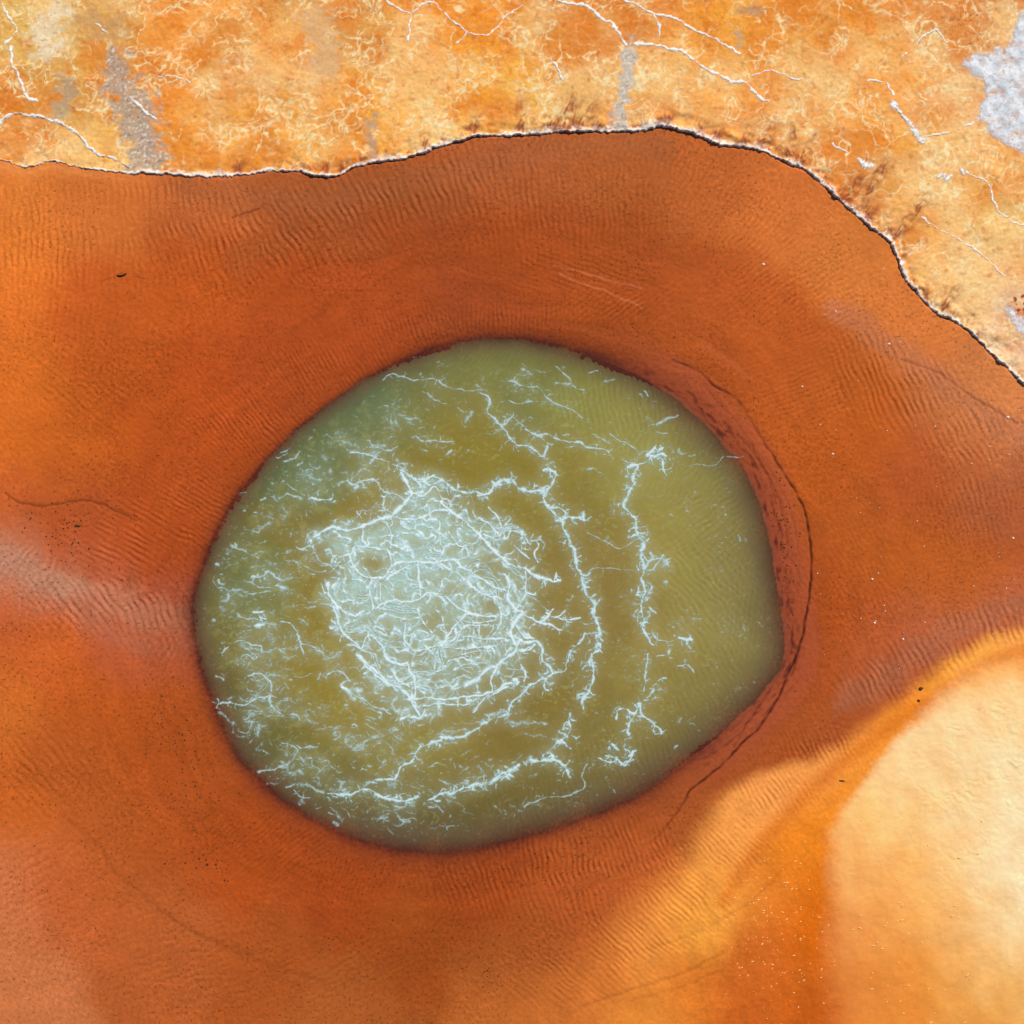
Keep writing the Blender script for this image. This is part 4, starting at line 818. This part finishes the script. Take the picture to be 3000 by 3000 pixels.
# feathery dark red stains rising from the shore
u_s = XB + .5 * YB * sstep(1900, 2400, XB)
spot = np.zeros(XB.shape, f32)
for (sx, sy, a, L, w) in [(700,500,95,50,26),(1245,430,95,50,20),(1385,385,100,50,26),(1525,380,88,120,18),(1620,380,95,60,40),(1650,385,70,150,34),(1690,370,45,120,26),(1740,380,60,45,30),(2100,410,90,70,22),(2170,425,60,90,22),(2225,430,55,110,24),(2330,470,95,150,16),(2345,470,60,130,14),(2310,455,130,60,20),(2470,590,50,130,30),(2540,560,55,150,24),(2530,640,60,90,28),(2620,690,45,120,26),(2680,620,50,90,20),(950,500,90,40,20),(1060,480,90,40,12),(2760,900,50,110,22),(2050,390,80,60,20),(1950,360,90,50,30)]:
    ca, sa = math.cos(math.radians(a)), math.sin(math.radians(a))
    wdw = np.s_[:, :]
    i0, i1 = np.searchsorted(xb, [sx - L - w * 3, sx + L + w * 3]); j0, j1 = np.searchsorted(yb, [sy - L - w * 3, sy + 40])
    xx = XB[j0:j1, i0:i1] - sx; yy = sy - YB[j0:j1, i0:i1]
    al = xx * ca + yy * sa; ac = -xx * sa + yy * ca + 8 * perlin(XB[j0:j1, i0:i1] / 30, YB[j0:j1, i0:i1] / 30, 130)
    m = sstep(L, L * .1, al) * (al > -12) * np.exp(-(ac / (w * (.45 + .6 * al / L))) ** 2)
    fil = np.clip(.55 + .55 * perlin(ac / 7, al / 60, 132) + .7 * fbm(ac, al, 26, 3, 133), 0, 1)
    spot[j0:j1, i0:i1] = np.maximum(spot[j0:j1, i0:i1], np.clip(m, 0, 1) * fil)
CBk = mixc(CBk, col((146, 62, 40)), np.clip(spot * 1.9, 0, 1) * .85)
# reddish mottled fringe along the shore
fr = np.exp(-np.clip(db, 0, None) / 26) * np.clip(-.05 + 1.1 * fbm(XB, YB, 30, 3, 165) + .5 * perlin(XB / 9, YB / 9, 166), 0, 1) * np.interp(XB, [0, 500, 700, 1250, 2700, 3000], [0, .2, .6, 1, 1, .5])
CBk = mixc(CBk, col((150, 66, 46)), np.clip(fr * 1.8, 0, .85))
# grey silt seeps
SEEPS = [([(345,185),(352,240),(375,300),(395,350),(410,400),(420,450),(415,495)], 42, (178, 160, 142)), ([(440,320),(430,400),(450,450)], 34, (186, 160, 140)), ([(1843,140),(1838,190),(1832,240),(1820,300),(1812,345),(1825,375)], 24, (192, 188, 180)), ([(1100,345),(1088,390),(1090,430),(1095,460)], 16, (196, 160, 128)), ([(200,255),(190,300),(175,330)], 26, (186, 162, 128)), ([(2170,35),(2215,45)], 24, (190, 140, 100)), ([(2160,100),(2168,130)], 12, (196, 166, 130)), ([(185,30),(150,70),(130,120),(150,160)], 34, (240, 218, 178)), ([(250,60),(300,70),(350,80)], 34, (206, 156, 100)), ([(920,60),(960,150),(930,210)], 40, (222, 176, 126))]
for q, (pl, w, c) in enumerate(SEEPS):
    g = np.full(XB.shape, -1, f32); stroke(g, None, xb, yb, fractal(pl, 8, 10, 500 + q), w * 1.25, seed=q, wvar=.3)
    t = np.clip(g * 1.25 + .9 * fbm(XB, YB, 34, 4, 135 + q) * (g > -.95) - .05, 0, .8)
    CBk = mixc(CBk, col(c), t)
    CBk = mixc(CBk, col((238, 232, 224)), np.clip(t, 0, 1) * (c[2] > 138) * np.clip(fbm(XB, YB, 9, 2, 140) * 1.5 - .3 + .5 * fbm(XB, YB, 30, 2, 147), 0, .95))
    CBk = mixc(CBk, col((112, 92, 78)), np.clip(t, 0, 1) * (c[2] > 138) * np.clip(fbm(XB, YB, 11, 2, 141) * 1.3 - .4, 0, .6))
# rim encrustation colour
rim_c = mixc(np.broadcast_to(col((253, 234, 214)), XB.shape + (3,)), col((253, 246, 238)), np.clip(fbm(XB, YB, 12, 2, 142) + .5, 0, 1))
rim_c = mixc(rim_c, col((176, 92, 70)), np.clip(spot * .9, 0, .8))
rim_c = mixc(rim_c, col((170, 84, 62)), np.clip(fbm(XB, YB, 11, 2, 143) * 1.4 - .25, 0, .85) * np.interp(XB, [500, 1300], [.3, 1]))
CBk = CBk * (1 - (rim * rimtex)[..., None]) + rim_c * (rim * rimtex)[..., None]
CBk = mixc(CBk, col((58, 28, 16)), sstep(1.0, -1.0, db))      # step face painted dark to deepen the bank's shadow line
# dark grit pocks in the pale top right corner
pk = np.clip(perlin(XB / 7, YB / 7, 145) - .45, 0, 1) * np.exp(-((XB - 2830) / 70) ** 2 - ((YB - 90) / 60) ** 2)
CBk = mixc(CBk, col((110, 64, 24)), np.clip(pk * 4, 0, .85))
pk2 = np.clip(perlin(XB / 14, YB / 14, 146) - .05, 0, 1) * np.exp(-((XB - 2985) / 26) ** 2 - ((YB - 890) / 26) ** 2)
CBk = mixc(CBk, col((160, 56, 18)), np.clip(pk2 * 5, 0, .95))

cellB = lambda A: (A[:-1, :-1] + A[1:, :-1] + A[:-1, 1:] + A[1:, 1:]) * 0.25
cdb = cellB(db.astype(f32)); crim = cellB((rim * rimtex).astype(f32))
keepB = cdb > -9
# salt ridges and the salt patch break through the crust the same way the scum breaks the water
RIDGES = [
 ([[(-60,372),(0,358),(25,340),(65,333),(110,343),(150,350),(190,368),(220,385),(240,405),(262,430),(290,455),(330,462),(352,475),(380,493)]], 5.5, 0, "curved white salt ridge above the small terrace on the left shore"),
 ([[(10,15),(15,35),(35,60),(50,85),(40,105),(20,130)],[(35,140),(36,165),(35,190),(50,210),(65,250),(75,270)],[(75,270),(90,290),(110,293)]], 5, .06, "broken white salt ridge running down the upper left corner"),
 ([[(385,285),(395,300),(415,320),(440,335),(458,347)]], 4.5, 0, "short white salt ridge on the left grey seep"),
 ([[(285,70),(300,85),(318,98)]], 3.6, 0, "tiny white salt ridge at the upper left"),
 ([[(465,228),(500,221),(520,228),(560,247)]], 3, 0, "thin cream salt ridge right of the left grey seep"),
 ([[(1130,-60),(1135,0),(1155,18),(1175,30),(1200,42),(1202,75),(1196,120)]], 3.5, .02, "cream salt ridge at the top edge left of the middle"),
 ([[(1210,38),(1240,18),(1270,10),(1300,40),(1340,75),(1372,98),(1420,108),(1450,88),(1480,55),(1530,20)],[(1372,98),(1340,130)]], 2.6, .04, "thin branching cream salt vein at the top middle"),
 ([[(1600,-40),(1625,0),(1650,10),(1680,15),(1715,24),(1740,40),(1770,62),(1790,72),(1808,95),(1820,115),(1838,133)]], 5.5, 0, "bold white salt ridge descending to the grey seep top"),
 ([[(1865,130),(1900,134),(1930,137),(1985,150),(2000,155),(2035,180),(2070,205),(2100,220),(2145,238),(2190,252),(2215,280),(2250,300)]], 5.5, .03, "long white salt ridge slanting right from the grey seep top"),
 ([[(1815,-30),(1830,4),(1858,12),(1890,32),(1915,44),(1950,50),(1990,62),(2030,90),(2080,110),(2130,140),(2165,160)],[(1915,44),(1925,75),(1935,110)]], 4, .03, "upper white salt ridge at the top edge above the long one"),
 ([[(1610,175),(1630,195),(1645,235)]], 3.5, 0, "short cream salt vein left of the bold ridge"),
 ([[(2540,240),(2560,238),(2590,245),(2605,262),(2613,280)],], 3.4, 0, "thin curved salt ridge above the blocky one"),
 ([[(2610,305),(2625,325),(2645,345),(2660,358),(2672,380),(2685,398),(2700,412)]], 9, .05, "blocky white salt ridge left of the big salt patch"),
 ([[(2700,405),(2740,396),(2790,388),(2825,370),(2870,352)]], 2.8, .05, "thin salt vein leading to the big salt patch"),
 ([[(2436,423),(2460,438),(2480,445)]], 4, 0, "small white salt dash above the right shore"),
 ([[(2512,470),(2528,482),(2550,487)],[(2520,480),(2532,495)]], 9, 0, "small grey white salt lump above the right shore"),
 ([[(2748,522),(2765,512),(2768,528),(2782,516)]], 6, 0, "ragged pale salt crumb left of a smaller one below the big salt patch"),
 ([[(2812,500),(2820,510)]], 7, 0, "smaller pale salt crumb at the left end of the faint curved vein"),
 ([[(2700,640),(2760,680),(2830,715),(2870,740),(2910,785),(2945,815)]], 3, .1, "long faint salt vein near the right edge"),
 ([[(2830,505),(2880,530),(2900,560),(2920,620),(2960,650),(3010,665)]], 2.8, .05, "faint curved salt vein below the big salt patch on the right edge"),
 ([[(2770,130),(2740,95),(2700,110),(2670,140),(2640,170)]], 2.6, .04, "thin forked salt vein left of the big salt patch top"),
 ([[(2200,225),(2240,212),(2280,215),(2310,230),(2350,238)]], 2.8, .04, "thin salt vein below the middle of the long ridge"),
]
FB = np.full(XB.shape, -1.0, f32); IB = np.full(XB.shape, -1, np.int32)
for k, (pls, w, gap, lab) in enumerate(RIDGES):
    for q, pl in enumerate(pls):
        stroke(FB, IB, xb, yb, fractal(pl, 5, 5, 600 + k * 5 + q), w * .74, k, 1, .9, 80 + k + q * 7, gap)
SALT = smooth_poly([(3000,47),(2968,62),(2965,104),(2937,140),(2900,150),(2849,160),(2818,191),(2838,222),(2880,259),(2875,295),(2859,331),(2875,373),(2901,409),(2947,430),(3000,458),(3120,470),(3180,380),(3170,200),(3110,80)], True, 14)
i0, i1 = np.searchsorted(xb, [2760, 3140]); j0, j1 = np.searchsorted(yb, [0, 560]); ss = np.s_[j0:j1, i0:i1]
ds = np.where(inside(XB[ss], YB[ss], SALT), 1, -1) * poly_dist(XB[ss], YB[ss], SALT) + 12 * fbm(XB[ss], YB[ss], 34, 4, 150)
PATCH = len(RIDGES)
fs = np.clip(ds / 14, -1, 1) - 1.3 * np.clip(perlin(XB[ss] / 17, YB[ss] / 17, 151) - .52, 0, 1) * 3
SUBF = FB[ss]; up = fs > SUBF; SUBF[up] = fs[up]; IB[ss][up] = PATCH
SALT2 = smooth_poly([(2935,905),(2965,900),(2985,925),(3020,930),(3100,960),(3120,1060),(3010,1010),(2990,985),(2960,950)], True, 14)
i0, i1 = np.searchsorted(xb, [2880, 3140]); j0, j1 = np.searchsorted(yb, [860, 1120]); ss = np.s_[j0:j1, i0:i1]
ds = np.where(inside(XB[ss], YB[ss], SALT2), 1, -1) * poly_dist(XB[ss], YB[ss], SALT2) + 9 * fbm(XB[ss], YB[ss], 24, 3, 152)
fs = np.clip(ds / 14, -1, 1) - 1.0 * np.clip(perlin(XB[ss] / 14, YB[ss] / 14, 153) - .1, 0, 1)
SUBF = FB[ss]; up = fs > SUBF; SUBF[up] = fs[up]; IB[ss][up] = PATCH + 1
FBB = FB + np.where(FB > -.9, .45 * perlin(XB / 6.5, YB / 6.5, 154) + .3 * perlin(XB / 16, YB / 16, 164), 0)

is_rim = keepB & (crim > .42) & (cdb < 45)
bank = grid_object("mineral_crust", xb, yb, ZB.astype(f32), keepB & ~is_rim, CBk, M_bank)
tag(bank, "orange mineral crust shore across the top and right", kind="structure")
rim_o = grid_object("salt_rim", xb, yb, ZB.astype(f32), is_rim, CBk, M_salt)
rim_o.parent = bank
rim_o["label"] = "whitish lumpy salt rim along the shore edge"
hgt = np.where(IB >= PATCH, .007, .016)
hgt = np.where(IB == 0, .024, hgt)
ZR = ZB + hgt * np.clip(FBB, -.5, 1) + .006
CR = mixc(np.broadcast_to(col((250, 232, 208)), XB.shape + (3,)), col((254, 250, 244)), np.clip(FBB * 1.2 + .2, 0, 1))
patch_c = mixc(np.broadcast_to(col((214, 222, 232)), XB.shape + (3,)), col((240, 242, 246)), np.clip(.5 + fbm(XB, YB, 40, 3, 155), 0, 1))
patch_c = mixc(patch_c, col((216, 190, 176)), np.clip(fbm(XB, YB, 22, 3, 156) - .25, 0, .6))
patch_c = mixc(patch_c, col((170, 176, 186)), np.clip(ridge(XB + 12 * fbm(XB, YB, 30, 2, 157), YB, 30, .06, 158), 0, 1) * .35)
CR = np.where((IB >= PATCH)[..., None], patch_c, CR)
lump = np.isin(IB, (12, 15, 16, 17)); CR = mixc(CR, col((150, 160, 172)), np.clip(perlin(XB / 7, YB / 7, 159) + .1, 0, .8) * lump)
keepR = (np.maximum.reduce([FBB[:-1, :-1], FBB[1:, :-1], FBB[:-1, 1:], FBB[1:, 1:]]) > -.1) & keepB
coverB = {'cover': np.clip((FBB + .1) * np.where(IB >= PATCH, 1.0, 1.6), 0, 1) * np.where(IB >= PATCH, np.clip(.92 + .5 * fbm(XB, YB, 30, 3, 168), .35, 1), 1)}
IBc = np.maximum.reduce([IB[:-1, :-1], IB[1:, :-1], IB[:-1, 1:], IB[1:, 1:]])
for k, (pls, w, gap, lab) in enumerate(RIDGES):
    kf = keepR & (IBc == k)
    if kf.sum() < 6: continue
    o = grid_object("salt_ridge", xb, yb, ZR.astype(f32), kf, CR, M_vein, coverB)
    tag(o, lab, "salt ridge", "white salt ridges on the orange crust")
o = grid_object("salt_patch", xb, yb, ZR.astype(f32), keepR & (IBc == PATCH), CR, M_vein, coverB)
tag(o, "big bluish white salt patch at the upper right edge of the picture", "salt patch")
o = grid_object("salt_patch", xb, yb, ZR.astype(f32), keepR & (IBc == PATCH + 1), CR, M_vein, coverB)
tag(o, "small blotchy white salt patch beside the dark red stain at the right edge", "salt patch")

# ------------------------------------------------------------------ grit, flakes, twig and stones
def ground_z(px, py):
    i = int(np.clip(np.searchsorted(xs, px), 1, len(xs) - 1)); j = int(np.clip(np.searchsorted(ys, py), 1, len(ys) - 1))
    return float(Z[j, i])

def grains(name, spots, mat, label, cat):
    """many tiny low stones in one mesh; spots = (px, py, radius cm, stretch, angle)"""
    ring = 7; V_, F_ = [], []
    for (px, py, r, sx, an) in spots:
        b = len(V_); z0 = ground_z(px, py)
        ca, sa = math.cos(an), math.sin(an)
        for lvl, (k, zz) in enumerate(((1.0, -.25), (.92, .35), (.5, .75))):
            for q in range(ring):
                t = 2 * math.pi * q / ring; rr = r * k * random.uniform(.78, 1.15)
                ax, ay = rr * sx * math.cos(t), rr * math.sin(t)
                w = W3(px + ax * ca - ay * sa, py + ax * sa + ay * ca)
                V_.append((w[0], w[1], z0 + zz * r * .01 * .8))
        V_.append((*W3(px, py)[:2], z0 + .85 * r * .01 * .8))
        for lvl in range(2):
            for q in range(ring):
                a0 = b + lvl * ring + q; a1 = b + lvl * ring + (q + 1) % ring
                F_.append((a1, a0, a0 + ring, a1 + ring))
        for q in range(ring): F_.append((b + 2 * ring + (q + 1) % ring, b + 2 * ring + q, b + 3 * ring))
    me = bpy.data.meshes.new(name); me.from_pydata(V_, [], F_); me.update()
    me.polygons.foreach_set("use_smooth", np.ones(len(F_), bool)); me.materials.append(mat)
    o = link(bpy.data.objects.new(name, me)); tag(o, label, cat, kind="stuff"); return o

def on_mud(x, y):
    i = int(np.clip(np.searchsorted(xs, x), 0, len(xs) - 2)); j = int(np.clip(np.searchsorted(ys, y), 0, len(ys) - 2))
    return d_shore[j, i] < -25 and d_pool[j, i] < -12 and edge_bar[j, i] < -8
dark = []
for (cx, cy, sx_, sy_, nn, rmin, rmax) in [(510,2140,60,80,80,1.6,3.4),(560,2330,80,70,70,1.4,3.0),(610,2530,50,40,22,1.8,4.2),(690,2480,70,60,60,1.2,2.4),(200,1590,70,60,60,1.6,3.6),(180,1510,60,40,25,1.8,3.4),(420,1480,120,90,90,1.3,2.6),(760,1230,130,70,90,1.2,2.4),(1050,2760,90,40,50,1.4,3.0),(1430,2850,60,60,50,1.4,3.0),(1620,2520,120,60,60,1.5,3.0),(1750,780,90,80,45,1.3,2.6),(2130,1200,110,90,90,1.2,2.6),(1750,1000,170,50,90,1.2,2.4),(300,1100,200,140,60,1.1,2.2),(2290,1600,35,150,110,1.4,3.4),(2290,1800,25,110,60,1.4,3.0),(150,2300,150,140,30,1.4,3.0),(120,2650,130,120,30,1.4,3.0),(900,640,200,60,25,1.2,2.4),(1150,2560,120,40,50,1.2,2.6),(1500,2700,250,80,70,1.2,2.6),(2500,1900,150,120,20,1.2,2.2),(450,1020,160,80,40,1.2,2.2),(70,1900,60,60,14,1.6,3.0)]:
    for _ in range(nn):
        x = random.gauss(cx, sx_ * .8); y = random.gauss(cy, sy_ * .8)
        if on_mud(x, y): dark.append((x, y, random.uniform(rmin, rmax) * .72, random.uniform(1, 1.6), random.uniform(0, 3.1)))
grains("dark_grit", dark, M_dark, "fine dark grit scattered over the rust brown mud", "grit")
pale = []
for _ in range(90):
    x = random.uniform(2350, 2990); y = random.uniform(750, 1980)
    if on_mud(x, y): pale.append((x, y, random.choice((.9, 1.1, 1.4, 2.0)), random.uniform(1, 1.3), random.uniform(0, 3)))
for (x, y, r) in [(2237,775,4.5),(2953,1223,5),(2440,1330,4),(2605,1008,4),(2555,1697,3.6),(2562,1825,4),(2646,1873,3.4),(2968,1577,3.6),(2350,1133,3.2)]: pale.append((x, y, r, 1.1, 0))
grains("pale_grit", pale, M_light, "small white grains dotted over the brown mud right of the pool", "grit")
flake = []
for _ in range(240):
    x = random.gauss(2290, 95); y = random.gauss(2700, 150)
    if not (2020 < x < 2450 and 2380 < y < 3100): continue
    flake.append((x, y, random.choice((.8, 1.0, 1.3, 1.8)), random.uniform(1.2, 3.4), random.gauss(-.7, .5)))
for _ in range(70):
    x = random.gauss(2700, 140); y = random.gauss(2700, 160)
    if x > 2470 and y < 3100: flake.append((x, y, random.choice((1.2, 1.6, 2.0)), random.uniform(1.5, 4), random.gauss(-.5, .4)))
grains("pale_flakes", flake, M_fleck, "pale flakes strewn over the deep orange mud beside the sand bar", "flakes")

def stone(px, py, r, sx, an, label):
    me_n = grains("pebble", [(px, py, r, sx, an)], M_dark, label, "pebble")
    del me_n["kind"]; return me_n
stone(2697, 2017, 5.5, 1.5, -.3, "larger dark pebble on the orange mud above the sand bar")
stone(2690, 2052, 4, 1.3, .2, "smaller dark pebble just below the larger one above the sand bar")
stone(607, 2532, 4, 1.1, .2, "round dark pebble lying alone on the mud at the lower left")
stone(228, 1540, 4.5, 1.7, .2, "dark pebble in the pitted mud left of the pool")
stone(2467, 2287, 3, 3.2, .1, "flat dark pebble on the orange strip left of the sand bar")

def twig(pts, r, label):
    P = smooth_poly(pts, False, 5); ring = 8; V_, F_ = [], []
    n_ = len(P)
    for i, (px, py) in enumerate(P):
        d = P[min(i + 1, n_ - 1)] - P[max(i - 1, 0)]; d = d / (np.hypot(*d) + 1e-9)
        rr = r * (0.45 + .55 * math.sin(math.pi * (i + .6) / (n_ + .2))) * random.uniform(.85, 1.15)
        z0 = ground_z(px, py) + r * .008
        for q in range(ring):
            t = 2 * math.pi * q / ring
            w = W3(px - d[1] * rr * math.cos(t), py + d[0] * rr * math.cos(t)); V_.append((w[0], w[1], z0 + rr * .01 * math.sin(t)))
    for i in range(n_ - 1):
        for q in range(ring): F_.append((i * ring + q, i * ring + (q + 1) % ring, (i + 1) * ring + (q + 1) % ring, (i + 1) * ring + q))
    F_.append(tuple(range(ring))[::-1]); F_.append(tuple(range((n_ - 1) * ring, n_ * ring)))
    me = bpy.data.meshes.new("twig"); me.from_pydata(V_, [], F_); me.update(); me.materials.append(M_bark)
    me.polygons.foreach_set("use_smooth", np.ones(len(F_), bool))
    return tag(link(bpy.data.objects.new("twig", me)), label, "twig")
twig([(343,807),(352,808),(362,806),(371,801)], 2.6, "short dark twig lying alone on the mud at the left below the shore")
